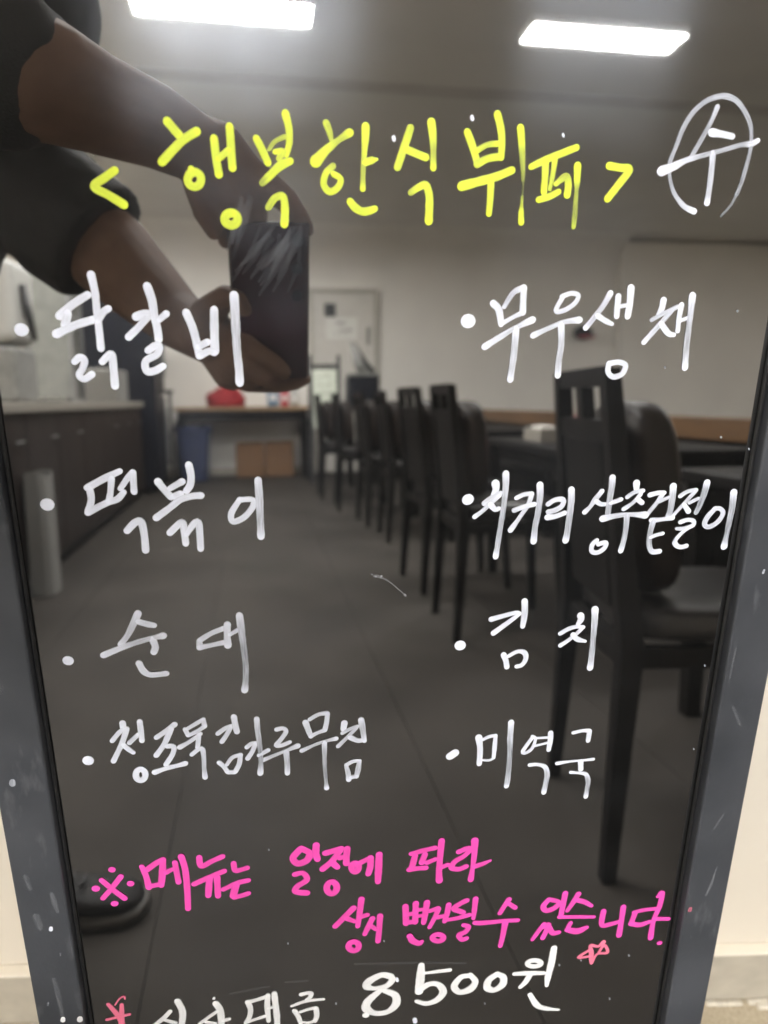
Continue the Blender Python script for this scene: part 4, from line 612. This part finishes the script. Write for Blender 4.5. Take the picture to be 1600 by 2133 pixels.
# local axes: x right, y up, z towards the phone's screen
box('body', (-.064, -.116, .0035), (.012, .041, .0115), M['phone'], ph, .0030, 3)
for k, y in enumerate((.026, -.0005, -.027)):
    bm = bmesh.new(); bmesh.ops.create_cone(bm, cap_ends=True, segments=24, radius1=.0068, radius2=.0068, depth=.0012, matrix=Matrix.Translation((0, y, .0029)))
    ring_ = finish('camera_ring', bm, M['phone'], ph)
    bm = bmesh.new(); bmesh.ops.create_cone(bm, cap_ends=True, segments=24, radius1=.0054, radius2=.0054, depth=.0004, matrix=Matrix.Translation((0, y, .00205)))
    finish('lens_glass', bm, M['lens'], ring_)
bm = bmesh.new(); bbox(bm, (-.0610, -.113, .0116), (.009, .038, .0118)); finish('screen', bm, M['dark_glass'], ph)

# ------------------------------------------------------------------ the person holding it
pe = empty('person', (-.60, -.42, 0))
tag(pe, 'person in a black short-sleeved shirt holding up a phone with both hands', 'person')
def rel(p): return Vector(p) - pe.location
def rc(pts): return [(rel(p), r) for p, r in pts]
bm = bmesh.new()
SHL, SHR = (-.40, -.05, 1.355), (-.43, -.43, 1.345)
# left arm (towards the board), elbow forward
chain(bm, rc([(SHL, .055), ((-.270, .105, 1.190), .044), ((-.2273, .1301, 1.1629), .043), ((-.200, .1398, 1.1505), .0430), ((-.1835, .1297, 1.1491), .0415), ((-.1563, .1015, 1.1463), .0365), ((-.1183, .0684, 1.1432), .0325), ((-.0902, .0427, 1.1367), .0285), ((-.0700, .0260, 1.1275), .0260)]), 18)
# left hand: broad palm over the top edge of the phone
chain(bm, rc([((-0.0789, 0.0294, 1.1363), 0.0297), ((-0.0638, 0.0190, 1.1128), 0.0269), ((-0.0551, 0.0120, 1.0984), 0.0212)]))
chain(bm, rc([((-0.0687, 0.0289, 1.1361), 0.0268), ((-0.0403, 0.0189, 1.1137), 0.0192)]))
chain(bm, rc([((-0.0825, 0.0224, 1.1112), 0.0191), ((-0.0825, 0.0171, 1.0900), 0.0120), ((-0.0759, 0.0101, 1.0743), 0.0082)]))       # thumb down the edge
chain(bm, rc([((-0.0358, 0.0206, 1.1196), 0.0144), ((-0.0103, 0.0150, 1.1034), 0.0116), ((0.0030, 0.0070, 1.0887), 0.0097), ((0.0100, 0.0005, 1.0805), 0.0073)]))      # index to the far corner
chain(bm, rc([((-0.0428, 0.0164, 1.1040), 0.0130), ((-0.0368, 0.0082, 1.0915), 0.0106), ((-0.0366, -0.0110, 1.0850), 0.0089), ((-0.0358, -0.0330, 1.0761), 0.0081)]))   # middle, curling behind
chain(bm, rc([((-0.0525, 0.0139, 1.0980), 0.0125), ((-0.0520, 0.0049, 1.0890), 0.0102), ((-0.0526, -0.0130, 1.0820), 0.0086), ((-0.0527, -0.0335, 1.0735), 0.0078)]))   # ring
chain(bm, rc([((-0.0645, 0.0150, 1.0973), 0.0115), ((-0.0665, 0.0053, 1.0900), 0.0092), ((-0.0680, -0.0145, 1.0830), 0.0079), ((-0.068, -0.032, 1.0740), .0070)]))     # little
# right arm
chain(bm, rc([(SHR, .055), ((-.300, -.235, 1.160), .050), ((-.2413, -.2000, 1.1236), .050), ((-.1987, -.1845, 1.0846), .050), ((-.1611, -.1453, 1.045), .0415), ((-.1225, -.1020, 1.0070), .0315), ((-.0940, -.0680, .9872), .0265), ((-.0840, -.0610, .9840), .0255)]), 18)
chain(bm, rc([((-0.0935, -0.0624, 0.9866), 0.0249), ((-0.0758, -0.0588, 0.9806), 0.0227), ((-0.0651, -0.0579, 0.9695), 0.0175)]))
chain(bm, rc([((-0.0893, -0.0477, 1.0066), 0.0174), ((-0.0689, -0.0207, 1.0205), 0.0119), ((-0.0565, -0.0075, 1.0158), 0.0087), ((-0.0509, -0.0096, 1.0072), 0.0073)]))      # thumb across the back
chain(bm, rc([((-0.0712, -0.0501, 0.9905), 0.0143), ((-0.0454, -0.0300, 0.9711), 0.0109), ((-0.0235, -0.0335, 0.9576), 0.0095), ((-0.0139, -0.0406, 0.9493), 0.0081)]))      # index
chain(bm, rc([((-0.0757, -0.0559, 0.9790), 0.0144), ((-0.0523, -0.0379, 0.9541), 0.0110), ((-0.0344, -0.0433, 0.9437), 0.0096), ((-0.0266, -0.0502, 0.9400), 0.0081)]))      # middle
chain(bm, rc([((-0.0822, -0.0623, 0.9698), 0.0135), ((-0.0642, -0.0471, 0.9449), 0.0106), ((-0.0501, -0.0535, 0.9377), 0.0092), ((-0.0443, -0.0615, 0.9364), 0.0077)]))      # ring
chain(bm, rc([((-0.0883, -0.0671, 0.9676), 0.0120), ((-0.0757, -0.0568, 0.9428), 0.0092), ((-0.0665, -0.0652, 0.9380), 0.0078)]))      # little
chain(bm, rc([((-0.0493, -0.0765, 0.9382), 0.0089), ((-0.0215, -0.0762, 0.9365), 0.0084), ((-0.0013, -0.0703, 0.9393), 0.0084), ((0.0091, -0.0656, 0.9432), 0.0068)]))      # finger supporting the lower edge
# trunk, neck, head, legs
chain(bm, rc([((-.58, -.40, .90), .125), ((-.52, -.33, 1.08), .115), ((-.43, -.25, 1.25), .125), ((-.40, -.24, 1.33), .105)]), 20)
chain(bm, rc([(SHL, .06), ((-.40, -.24, 1.37), .07), (SHR, .06)]))
chain(bm, rc([((-.39, -.24, 1.36), .062), ((-.345, -.235, 1.47), .056)]))
hq = Vector((.34, .08, -.20)).to_track_quat('X', 'Z').to_matrix()
HC = Vector((-.315, -.23, 1.575))
ellipsoid(bm, rel(HC + Vector((-.012, 0, .02))), (.100, .077, .110), hq)
ellipsoid(bm, rel(HC + hq @ Vector((.030, 0, -.055))), (.066, .060, .066), hq)
chain(bm, rc([(HC + hq @ Vector((.088, 0, .012)), .011), (HC + hq @ Vector((.108, 0, -.022)), .014)]), 10)
for s in (-1, 1):
    ellipsoid(bm, rel(HC + hq @ Vector((-.012, .080*s, -.012))), (.020, .009, .032), hq, 12)
    chain(bm, rc([(HC + hq @ Vector((.082, .018*s, .030)), .011), (HC + hq @ Vector((.070, .046*s, .030)), .010)]), 8)
chain(bm, rc([(HC + hq @ Vector((.088, -.022, -.058)), .009), (HC + hq @ Vector((.094, 0, -.057)), .010), (HC + hq @ Vector((.088, .022, -.058)), .009)]), 8)
for s, f in ((1, (-.62, -.29, .09)), (-1, (-.525, -.565, .09))):
    hip = (-.60, -.40+.09*s, .88); knee = ((hip[0]+f[0])/2+.03, (hip[1]+f[1])/2, .49)
    chain(bm, rc([(hip, .092), (knee, .058), (f, .040)]), 16)
body = finish('body', bm, M['skin'], pe); melt(body, .0030, 3)
# eyes and nails
for s in (-1, 1):
    bm = bmesh.new(); ellipsoid(bm, rel(HC + hq @ Vector((.0755, .031*s, .008))), (.0105, .0120, .0080), hq, 14); ey = finish('eye', bm, M['eye'], pe, True)
    bm = bmesh.new(); ellipsoid(bm, rel(HC + hq @ Vector((.0840, .031*s, .008))), (.0028, .0055, .0055), hq, 12); finish('iris', bm, M['iris'], ey, True)
# short-sleeved black shirt
bm = bmesh.new()
chain(bm, rc([((-.575, -.395, .93), .142), ((-.52, -.33, 1.08), .132), ((-.425, -.245, 1.25), .146), ((-.395, -.24, 1.33), .120)]), 24)
chain(bm, rc([(SHL, .074), ((-.40, -.24, 1.365), .082), (SHR, .074)]), 20)
chain(bm, rc([((-.2793, -.1474, 1.3300), .090), ((-.2870, -.1600, 1.2927), .086), ((-.43, -.24, 1.26), .125)]), 20)
chain(bm, rc([((-.2793, -.1474, 1.3300), .090), ((-.38, -.24, 1.36), .10)]), 20)
chain(bm, rc([(SHL, .074), ((-.315, .055, 1.230), .072), ((-.2809, .1060, 1.1946), .068), ((-.2150, .1340, 1.1580), .0575)]), 20)
chain(bm, rc([(SHR, .075), ((-.320, -.255, 1.180), .072), ((-.2883, -.2023, 1.1562), .0745)]), 20)
# open cuffs
def cuff(c, d, r, l):
    c = Vector(c); d = Vector(d).normalized()
    tube(bm, [rel(c), rel(c + d*l*.6), rel(c + d*l)], [r, r*1.0, r*.98], 24)
cuff((-.2883, -.2023, 1.1562), (.0804, .0211, -.062), .072, .100)
sh = finish('shirt', bm, M['shirt'], pe); melt(sh, .005, 4)
ds = sh.modifiers.new('folds', 'DISPLACE'); tx = bpy.data.textures.new('folds', 'CLOUDS'); tx.noise_scale = .06; ds.texture = tx; ds.strength = .012; ds.mid_level = .5
bm = bmesh.new()
chain(bm, rc([((-.585, -.40, .97), .135), ((-.60, -.40, .86), .142)]), 22)
for s, f in ((1, (-.62, -.29, .085)), (-1, (-.525, -.565, .085))):
    hip = (-.60, -.40+.09*s, .88); knee = ((hip[0]+f[0])/2+.03, (hip[1]+f[1])/2, .49)
    chain(bm, rc([(hip, .104), (knee, .075), (f, .062)]), 18)
tr = finish('trousers', bm, M['trousers'], pe); melt(tr, .006, 4)
bm = bmesh.new(); ellipsoid(bm, rel(HC + hq @ Vector((-.030, 0, .042))), (.100, .088, .100), hq, 28)
for v in bm.verts:
    v.co += v.normal*.006*noise.noise(v.co*60)
finish('hair', bm, M['hair'], pe, True)
def shoe(x, y, rz):
    L, S = [], []
    prof = [(-.10, .034, .070), (-.085, .038, .082), (-.04, .038, .088), (.00, .040, .080), (.05, .046, .062), (.10, .050, .052), (.145, .046, .046), (.170, .032, .038), (.180, .012, .030)]
    def loft(prof_, z0, scale, top):
        bm_ = bmesh.new(); rings = []
        for px, hw, h in prof_:
            ring = []
            for k in range(16):
                a = 2*math.pi*k/16; cy, cz = math.cos(a), math.sin(a)
                yy = hw*scale*math.copysign(abs(cy)**.75, cy); zz = z0 + (h-z0)*(.5+.5*math.copysign(abs(cz)**.6, cz)) if top else z0 + .024*(.5+.5*math.copysign(abs(cz)**.4, cz))
                ring.append(bm_.verts.new((px, yy, zz)))
            rings.append(ring)
        for a_, b_ in zip(rings, rings[1:]):
            for k in range(16): bm_.faces.new((a_[k], a_[(k+1) % 16], b_[(k+1) % 16], b_[k]))
        bm_.faces.new(rings[0][::-1]); bm_.faces.new(rings[-1]); return bm_
    loc = rel((x, y, 0))
    up = finish('shoe', loft(prof, .018, 1.0, True), M['shoe'], pe, True); up.location = loc; up.rotation_euler = (0, 0, rz)
    sole = finish('sole', loft([(p[0]*1.04+.002, p[1]*1.10+.003, 0) for p in prof], .001, 1.0, False), M['sole'], up, True)
    bm_ = bmesh.new()
    for k in range(4): tube(bm_, [(.015+.02*k, -.018, .083-.006*k), (.018+.02*k, 0, .086-.0065*k), (.015+.02*k, .018, .083-.006*k)], .0028, 6)
    finish('lace', bm_, M['black_plastic'], up, True)
shoe(-.455, -.575, R(4)); shoe(-.58, -.29, R(10))

# ------------------------------------------------------------------ dining chairs in a row
def make_chair():
    """faces +x; back legs stand on the y axis"""
    t = empty('dining_chair')
    for s in (-1, 1):
        bm = bmesh.new(); y = .205*s
        prism(bm, (-.03, y, 0), (.0, y*.93, .46), .027, .042); prism(bm, (.0, y*.93, .46), (-.045, y*.76, .975), .042, .030, .042, .036)
        finish('back_leg', bm, M['dark_wood'], t)
        bm = bmesh.new(); prism(bm, (.405, y*.92, 0), (.38, y*.80, .455), .026, .038); finish('front_leg', bm, M['dark_wood'], t)
        box('side_rail', (.022, y*.83-.010, .415), (.358, y*.83+.010, .456), M['dark_wood'], t)
    box('front_rail', (.362, -.140, .415), (.390, .140, .456), M['dark_wood'], t)
    box('rear_rail', (-.012, -.160, .415), (.012, .160, .456), M['dark_wood'], t)
    def cross(name, z0, z1, y0=None, y1=None):
        bm = bmesh.new(); x0 = -.045*(z0-.46)/.515; x1 = -.045*(z1-.46)/.515
        if y0 is None: y1 = .205*(.93-.17*((z0+z1)/2-.46)/.515)-.017; y0 = -y1
        vs = [bm.verts.new(c) for c in ((x0-.012, y0, z0), (x0+.012, y0, z0), (x0+.012, y1, z0), (x0-.012, y1, z0), (x1-.012, y0, z1), (x1+.012, y0, z1), (x1+.012, y1, z1), (x1-.012, y1, z1))]
        for f in ((3, 2, 1, 0), (4, 5, 6, 7), (0, 1, 5, 4), (1, 2, 6, 5), (2, 3, 7, 6), (3, 0, 4, 7)): bm.faces.new([vs[i] for i in f])
        finish(name, bm, M['dark_wood'], t)
    cross('top_rail', .942, .978); cross('middle_rail', .840, .880); cross('splat', .52, .839, -.125, .125); cross('centre_stile', .8805, .9415, -.022, .022)
    bm = bmesh.new(); ellipsoid(bm, (0, 0, 0), (1, 1, 1), None, 28)
    for v in bm.verts:
        c = v.co; s = [math.copysign(abs(k)**.55, k) for k in c]
        v.co = Vector((.062 + .055*s[0] - .016*s[2], .172*s[1], .725 + .190*s[2]))
    finish('back_cushion', bm, M['leather'], t, True)
    bm = bmesh.new(); ellipsoid(bm, (0, 0, 0), (1, 1, 1), None, 32)
    for v in bm.verts:
        c = v.co; s = [math.copysign(abs(k)**.42, k) for k in c]
        v.co = Vector((.205 + .205*s[0], .196*s[1], .496 + .037*s[2] + .004*noise.noise(Vector((c.x*4, c.y*4, c.z)))))
    finish('seat', bm, M['seat'], t, True)
    tag(t, 'nearest dark chair reflected at the right, its leather back above the menu', 'chair', 'dining chairs along the aisle'); return t
ch = make_chair(); ch.location = (.653, -.686, 0); ch.rotation_euler = (0, 0, R(8))
for x, y, rz, lb in ((.722, -2.125, 2, 'second dark chair in the reflected row, behind the nearest one'), (.735, -2.837, -3, 'third dark chair in the reflected row with two slots in its top'),
                     (.81, -4.14, 1, 'fourth dark chair from the board in the reflected row'), (.76, -4.80, -2, 'fifth dark chair from the board in the reflected row'),
                     (.665, -5.64, 2, 'sixth dark chair from the board in the reflected row'), (.585, -6.43, 0, 'farthest dark chair of the reflected row, near the back counter')):
    dup(ch, (x, y, 0), R(rz), lb)

# ------------------------------------------------------------------ dining tables and the bench behind them
def make_table(l):
    t = empty('dining_table')
    box('table_top', (-.375, -l/2, .685), (.375, l/2, .72), M['tabletop'], t, .006, 2)
    box('apron', (-.33, -l/2+.06, .62), (.33, l/2-.06, .6848), M['dark_wood'], t)
    for sx_ in (-1, 1):
        for sy in (-1, 1): 
            bm = bmesh.new(); prism(bm, (sx_*.335, sy*(l/2-.06), 0), (sx_*.335, sy*(l/2-.06), .6845), .045, .055); finish('leg', bm, M['dark_wood'], t)
    return t
tb = make_table(1.2); tb.location = (1.52, -.62, 0); tag(tb, 'black dining table beside the nearest reflected chair', 'table', 'dining tables')
for y, lb in ((-2.48, 'second black dining table, with a red box standing on it'), (-4.45, 'third black dining table in the reflected row'), (-6.05, 'farthest black dining table, close to the back door')):
    dup(tb, (1.52, y, 0), 0, lb)
bn = empty('wall_bench', (2.30, -3.6, 0)); tag(bn, 'long bench with dark seat and brown wooden back rail beyond the tables', 'bench')
box('back_panel', (.02, -3.55, .02), (.06, 3.55, .70), M['dark_wood'], bn)
box('back_rail', (-.005, -3.6, .7005), (.075, 3.6, .815), M['brown_wood'], bn, .006, 2)
for i in range(5):
    box('seat_cushion', (-.30, -3.55+i*1.42, .36), (.018, -3.55+i*1.42+1.41, .45), M['seat'], bn, .02, 3)
box('plinth', (-.26, -3.54, 0), (.0195, 3.54, .3595), M['dark_wood'], bn)
def carton(name, c, s, m, label, cat, lid=None, rz=0):
    t = empty(name, c, rz); box('carton_body', (-s[0]/2, -s[1]/2, 0), (s[0]/2, s[1]/2, s[2]), m, t, min(s)*.04, 2)
    if lid: box('flap', (-s[0]*.3, -s[1]*.3, s[2]+.0003), (s[0]*.3, s[1]*.3, s[2]+.012), lid, t, .002, 1)
    tag(t, label, cat); return t
carton('red_box', (1.195, -2.10, .72), (.06, .10, .13), M['redbox'], 'small red box at the near end of the second table', 'box', M['paper'])
carton('glint_box', (1.30, -2.62, .72), (.12, .22, .06), M['worktop'], 'pale box standing in for a light glint over the second table', 'pale box', M['paper'])  # pale boxes put in for glints of light between the chairs
carton('glint_box', (1.34, -4.5, .72), (.12, .22, .06), M['worktop'], 'pale box standing in for a light glint over the third table', 'pale box', M['paper'])

# ------------------------------------------------------------------ serving counter along the left
ct = empty('serving_counter', (-1.15, -4.4, 0)); tag(ct, 'long dark brown serving counter with pale worktop along the left', 'counter')
box('carcass', (-.62, -2.5, .08), (-.022, 2.5, .8745), M['cabinet'], ct)
box('plinth', (-.60, -2.48, 0), (-.05, 2.48, .0795), M['black_plastic'], ct)
box('worktop', (-.66, -2.55, .875), (.02, 2.55, .925), M['worktop'], ct, .006, 2)
for i in range(8):
    y = -2.49+i*.6225
    dr = box('cabinet_door', (-.0215, y+.003, .085), (-.002, y+.6195, .868), M['cabinet'], ct, .003, 1)
    if i not in (3,):
        bm = bmesh.new(); tube(bm, [(.012, y+.08, .74), (.012, y+.20, .74)], .005, 8); finish('handle', bm, M['steel'], dr)
# things on and in front of the counter
fr = empty('tall_fridge', (-1.46, -7.45, 0)); tag(fr, 'tall dark fridge at the far end of the serving counter', 'fridge')
box('cabinet_body', (-.40, -.42, .05), (.40, .40, 2.02), M['navy'], fr, .01, 2)
for z0, z1 in ((.08, .98), (1.0, 2.0)):
    dr = box('door', (.4005, -.41, z0), (.43, .39, z1), M['navy'], fr, .008, 2); box('handle', (.4305, -.38, z0+.2), (.455, -.35, z1-.2), M['steel'], dr, .004, 1)
for s in (-1, 1): box('foot', (.30*s-.03, -.35, 0), (.30*s+.03, .34, .0495), M['black_plastic'], fr)
carton('white_carton', (-1.37, -6.15, .925), (.38, .40, .27), M['bag'], 'large pale carton on the worktop in front of the fridge', 'carton', M['white_plastic'], R(3))
rk = empty('glass_rack', (-1.42, -4.95, .925)); tag(rk, 'tall grey glazed rack standing on the serving counter', 'rack')
for s in (-1, 1):
    for s2 in (-1, 1): box('post', (.14*s-.012, .16*s2-.012, 0), (.14*s+.012, .16*s2+.012, .92), M['steel'], rk)
for z in (.0, .28, .58, .90): box('shelf', (-.127, -.147, z+.001), (.127, .147, z+.02), M['grey'], rk)
box('glass_pane', (-.125, .163, .03), (.125, .167, .88), M['clear'], rk); box('back_plate', (-.125, -.168, .03), (.125, -.164, .88), M['grey'], rk)
ap = empty('drinks_machine', (-1.38, -3.55, .925)); tag(ap, 'white drinks machine with dark base at the left edge of the glass', 'machine')
box('housing', (-.16, -.2, .30), (.16, .2, .72), M['white_plastic'], ap, .05, 4); box('base', (-.15, -.19, 0), (.15, .19, .28), M['grey'], ap, .02, 2)
bm = bmesh.new(); tube(bm, [(.17, .05, .60), (.19, .05, .45), (.21, .05, .32)], [.02, .022, .016], 10); finish('lever', bm, M['black_plastic'], ap, True)
pb = empty('paper_bag', (-1.085, -3.06, 0), R(4)); tag(pb, 'tall pale paper bag standing against the counter front', 'bag')
bm = bmesh.new(); n = 12
lo = [bm.verts.new((.055*math.copysign(min(1, abs(math.cos(a))*1.3), math.cos(a)), .085*math.copysign(min(1, abs(math.sin(a))*1.3), math.sin(a)), .001)) for a in [2*math.pi*k/n+.13 for k in range(n)]]
hi = [bm.verts.new((v.co.x*.9, v.co.y*.95, .585 + .018*math.cos(2*math.atan2(v.co.y, v.co.x)+math.pi))) for v in lo]
for k in range(n): bm.faces.new((lo[k], lo[(k+1) % n], hi[(k+1) % n], hi[k]))
bm.faces.new(lo[::-1]); sd = finish('bag_side', bm, M['bag'], pb); so = sd.modifiers.new('thick', 'SOLIDIFY'); so.thickness = .002
box('bag_base', (-.045, -.07, .0015), (.045, .07, .004), M['card'], pb)
st = empty('folded_stand', (-1.10, -8.45, 0)); tag(st, 'narrow dark folded stand between the fridge and the back table', 'stand')
for s in (-1, 1): box('post', (.06*s-.015, -.03, 0), (.06*s+.015, .03, 1.02), M['black_plastic'], st)
for z in (.2, .5, .8): box('rung', (-.0445, -.02, z), (.0445, .02, z+.03), M['steel'], st)
box('cap', (-.10, -.05, 1.0205), (.10, .05, 1.06), M['black_plastic'], st, .006, 1)

# ------------------------------------------------------------------ back wall: side table, door, and what stands there
bt = empty('side_table', (-.20, -8.50, 0)); tag(bt, 'wooden-topped side table against the back wall', 'table')
box('table_top', (-.78, -.33, .815), (.80, .33, .855), M['counter_wood'], bt, .004, 1)
box('apron', (-.74, .27, .70), (.76, .30, .8145), M['dark_wood'], bt)
for s in (-1, 1):
    for s2 in (-1, 1): box('leg', (.74*s-.03, .28*s2-.0295, 0), (.74*s+.03, .28*s2+.0295, .6995 if s2 > 0 else .8145), M['dark_wood'], bt)
bi = empty('blue_bin', (-.78, -8.32, 0)); tag(bi, 'dark blue waste bin under the side table', 'bin')
bm = bmesh.new()
rings = []
for z, a in ((0, .155), (.58, .20), (.60, .212), (.62, .212), (.62, .195), (.05, .145)):
    rings.append([bm.verts.new((a*math.copysign(abs(math.cos(t))**.6, math.cos(t)), a*.9*math.copysign(abs(math.sin(t))**.6, math.sin(t)), z)) for t in [2*math.pi*k/24 for k in range(24)]])
for a_, b_ in zip(rings, rings[1:]):
    for k in range(24): bm.faces.new((a_[k], a_[(k+1) % 24], b_[(k+1) % 24], b_[k]))
bm.faces.new(rings[0][::-1]); bm.faces.new(rings[-1]); finish('bin_body', bm, M['blue'], bi)
bm = bmesh.new(); rg = []
for z, a in ((.56, .216), (.60, .222), (.632, .214), (.634, .19), (.58, .185)):
    rg.append([bm.verts.new((a*math.cos(t)*(1+.02*math.sin(7*t)), a*.92*math.sin(t)*(1+.02*math.cos(9*t)), z+.012*math.sin(5*t))) for t in [2*math.pi*k/36 for k in range(36)]])
for a_, b_ in zip(rg, rg[1:]):
    for k in range(36): bm.faces.new((a_[k], a_[(k+1) % 36], b_[(k+1) % 36], b_[k]))
finish('bin_liner', bm, M['blue'], bi, True)
for x, h, lb in ((-.125, .42, 'left of two brown cardboard cartons under the side table'), (.235, .425, 'right of two brown cardboard cartons under the side table')):
    t = carton('cardboard_carton', (x, -8.60, 0), (.345, .30, h), M['card'], lb, 'carton'); box('tape_strip', (-.025, -.151, h+.0004), (.025, .151, h+.0012), M['tape'], t)
    t['group'] = 'cartons under the side table'
def lump(name, c, s, m, label, cat, seed, amp=.25):
    t = empty(name, c); bm_ = bmesh.new(); ellipsoid(bm_, (0, 0, 0), (1, 1, 1), None, 30)
    for v in bm_.verts:
        k = 1 + amp*noise.noise(v.co*1.7 + Vector((seed, 0, 0))) + amp*.35*noise.noise(v.co*5 + Vector((0, seed, 0)))
        z = max(v.co.z, -.45)
        v.co = Vector((v.co.x*s[0]*k, v.co.y*s[1]*k, (z+.45)/1.45*s[2]*(k if z > -.45 else 1)))
    finish('bundle', bm_, m, t, True)
    bm_ = bmesh.new(); tube(bm_, [(-s[0]*.1, 0, s[2]*.75), (0, .01, s[2]*1.05), (s[0]*.18, 0, s[2]*1.08), (s[0]*.3, 0, s[2]*.7)], .014, 8); finish('knot', bm_, m, t, True)
    tag(t, label, cat); return t
lump('red_bundle', (-.40, -8.34, .855), (.24, .16, .23), M['red'], 'crumpled red cloth bundle lying on the side table', 'cloth', 3.1)
for x, w_, h, m, lb, cat in ((.17, .14, .30, 'blue_pack', 'blue snack packet standing on the side table', 'packet'), (.31, .10, .27, 'redbox', 'red snack packet standing beside the blue one', 'packet'), (.43, .11, .22, 'white_plastic', 'white packet at the right end of the side table', 'packet')):
    t = empty('snack_packet', (x, -8.42, .855)); bm = bmesh.new()
    vs = []
    for z, d, ww in ((0, .008, .94), (.03, .030, .98), (h*.5, .040, 1.0), (h-.03, .022, .98), (h-.012, .004, 1.0), (h, .003, 1.0)):
        vs.append([bm.verts.new((sx_*w_/2*ww, sy*d, z)) for sx_, sy in ((-1, -1), (1, -1), (1, 1), (-1, 1))])
    for a_, b_ in zip(vs, vs[1:]):
        for k in range(4): bm.faces.new((a_[k], a_[(k+1) % 4], b_[(k+1) % 4], b_[k]))
    bm.faces.new(vs[0][::-1]); bm.faces.new(vs[-1]); finish('packet_body', bm, M[m], t); box('price_label', (-w_*.25, .0405, h*.25), (w_*.25, .0425, h*.5), M['paper'], t)
    tag(t, lb, cat, 'snack packets on the side table')
dr = empty('back_door', (1.09, Y0, 0)); tag(dr, 'pale grey door in the back wall with a paper notice on it', 'door')
box('door_leaf', (-.385, .0005, .01), (.385, .035, 2.26), M['door'], dr, .003, 1)
box('door_frame', (-.435, .0005, 0), (-.388, .06, 2.31), M['door_frame'], dr); box('door_frame', (.388, .0005, 0), (.435, .06, 2.31), M['door_frame'], dr); box('door_frame', (-.3875, .0005, 2.264), (.3875, .06, 2.31), M['door_frame'], dr)
box('door_window', (-.245, .0355, 1.965), (-.105, .040, 2.125), M['dark_glass'], dr)
box('push_plate', (.285, .0355, 1.62), (.325, .045, 1.84), M['grey'], dr)
bm = bmesh.new(); tube(bm, [(.33, .036, 1.0), (.33, .08, 1.0), (.24, .085, 1.0)], .011, 10); finish('handle', bm, M['steel'], dr)
nt_ = empty('notice_sheet', (1.055, Y0+.0362, 1.825)); tag(nt_, 'white paper notice taped to the pale grey door', 'notice')
box('sheet', (-.195, 0, -.135), (.195, .001, .135), M['paper'], nt_)
for z, x0, x1, h in ((.065, -.065, .055, .035), (-.02, -.03, .125, .03), (-.07, -.10, .10, .012)):
    bm = bmesh.new(); x = x0
    while x < x1 - .01:
        l = random.uniform(.014, .026); bbox(bm, (x, .0012, z-h/2), (x+l, .0016, z+h/2*random.uniform(.5, 1))); x += l+.008
    finish('printed_line', bm, M['grey'], nt_)
sb = empty('sandwich_board', (.72, -7.6, 0)); tag(sb, 'small sandwich board with a pale handwritten poster near the back door', 'sign')
for s in (-1, 1):
    bm = bmesh.new(); prism(bm, (.155*s, .14, 0), (.155*s, -.02, 1.42), .04, .035); finish('post', bm, M['black_plastic'], sb)
    bm = bmesh.new(); prism(bm, (.155*s, -.30, 0), (.155*s, -.062, 1.38), .03, .03); finish('back_leg', bm, M['black_plastic'], sb)
bm = bmesh.new(); vs = [bm.verts.new(c) for c in ((-.133, .0630, .62), (.133, .0630, .62), (.133, -.006, 1.26), (-.133, -.006, 1.26))]; bm.faces.new(vs)
po = finish('poster', bm, M['paper_green'], sb); so = po.modifiers.new('thick', 'SOLIDIFY'); so.thickness = .006; so.offset = -1
bm = bmesh.new()
for i in range(5):
    z = 1.18-i*.09; y = .0630-.069*(z-.62)/.64 + .0085; x = -.09
    while x < .07:
        l = random.uniform(.015, .05); tube(bm, [(x, y, z+random.uniform(-.015, .015)), (x+l*.5, y, z+random.uniform(-.02, .02)), (x+l, y, z+random.uniform(-.015, .015))], .004, 5); x += l+.012
finish('poster_lettering', bm, M['grey'], sb)
box('top_bar', (-.133, -.045, 1.27), (.133, -.02, 1.32), M['black_plastic'], sb)
cb = empty('storage_crate', (1.09, -7.25, 0)); tag(cb, 'dark storage crate on a stool in front of the back door', 'crate')
for s in (-1, 1):
    for s2 in (-1, 1): box('stool_leg', (.14*s-.018, .13*s2-.018, 0), (.14*s+.018, .13*s2+.018, .80), M['dark_wood'], cb)
box('stool_seat', (-.18, -.17, .8005), (.18, .17, .84), M['dark_wood'], cb, .004, 1); box('crate_wall', (-.165, -.15, .8405), (.165, .15, 1.17), M['navy'], cb, .012, 2); box('crate_lid', (-.17, -.155, 1.1705), (.17, .155, 1.20), M['clear'], cb, .006, 1)
um = empty('umbrella_bundle', (1.13, -7.25, 1.2005)); tag(um, 'bundle of folded grey umbrellas leaning on the dark crate', 'umbrellas')
for dx, tilt, m in ((-.06, -.10, 'clear'), (-.01, -.14, 'grey'), (.05, -.16, 'black_plastic'), (-.10, -.06, 'grey')):
    bm = bmesh.new(); tube(bm, [(dx+.04, 0, .005), (dx+tilt*.3, -.02, .12), (dx+tilt, -.06, .34)], [.030, .024, .006], 10); finish('umbrella', bm, M[m], um, True)
hk = empty('wall_hook_cap', (4.27, Y0+.001, 1.74)); tag(hk, 'black and red cap hanging on the back wall', 'cap')
bm = bmesh.new(); ellipsoid(bm, (0, .09, .04), (.13, .09, .09), None, 20); finish('cap_crown', bm, M['black_plastic'], hk, True)
bm = bmesh.new(); ellipsoid(bm, (.03, .13, -.015), (.13, .10, .018), None, 20); finish('cap_peak', bm, M['redbox'], hk, True)
box('hook', (-.012, 0, .10), (.012, .03, .15), M['steel'], hk)
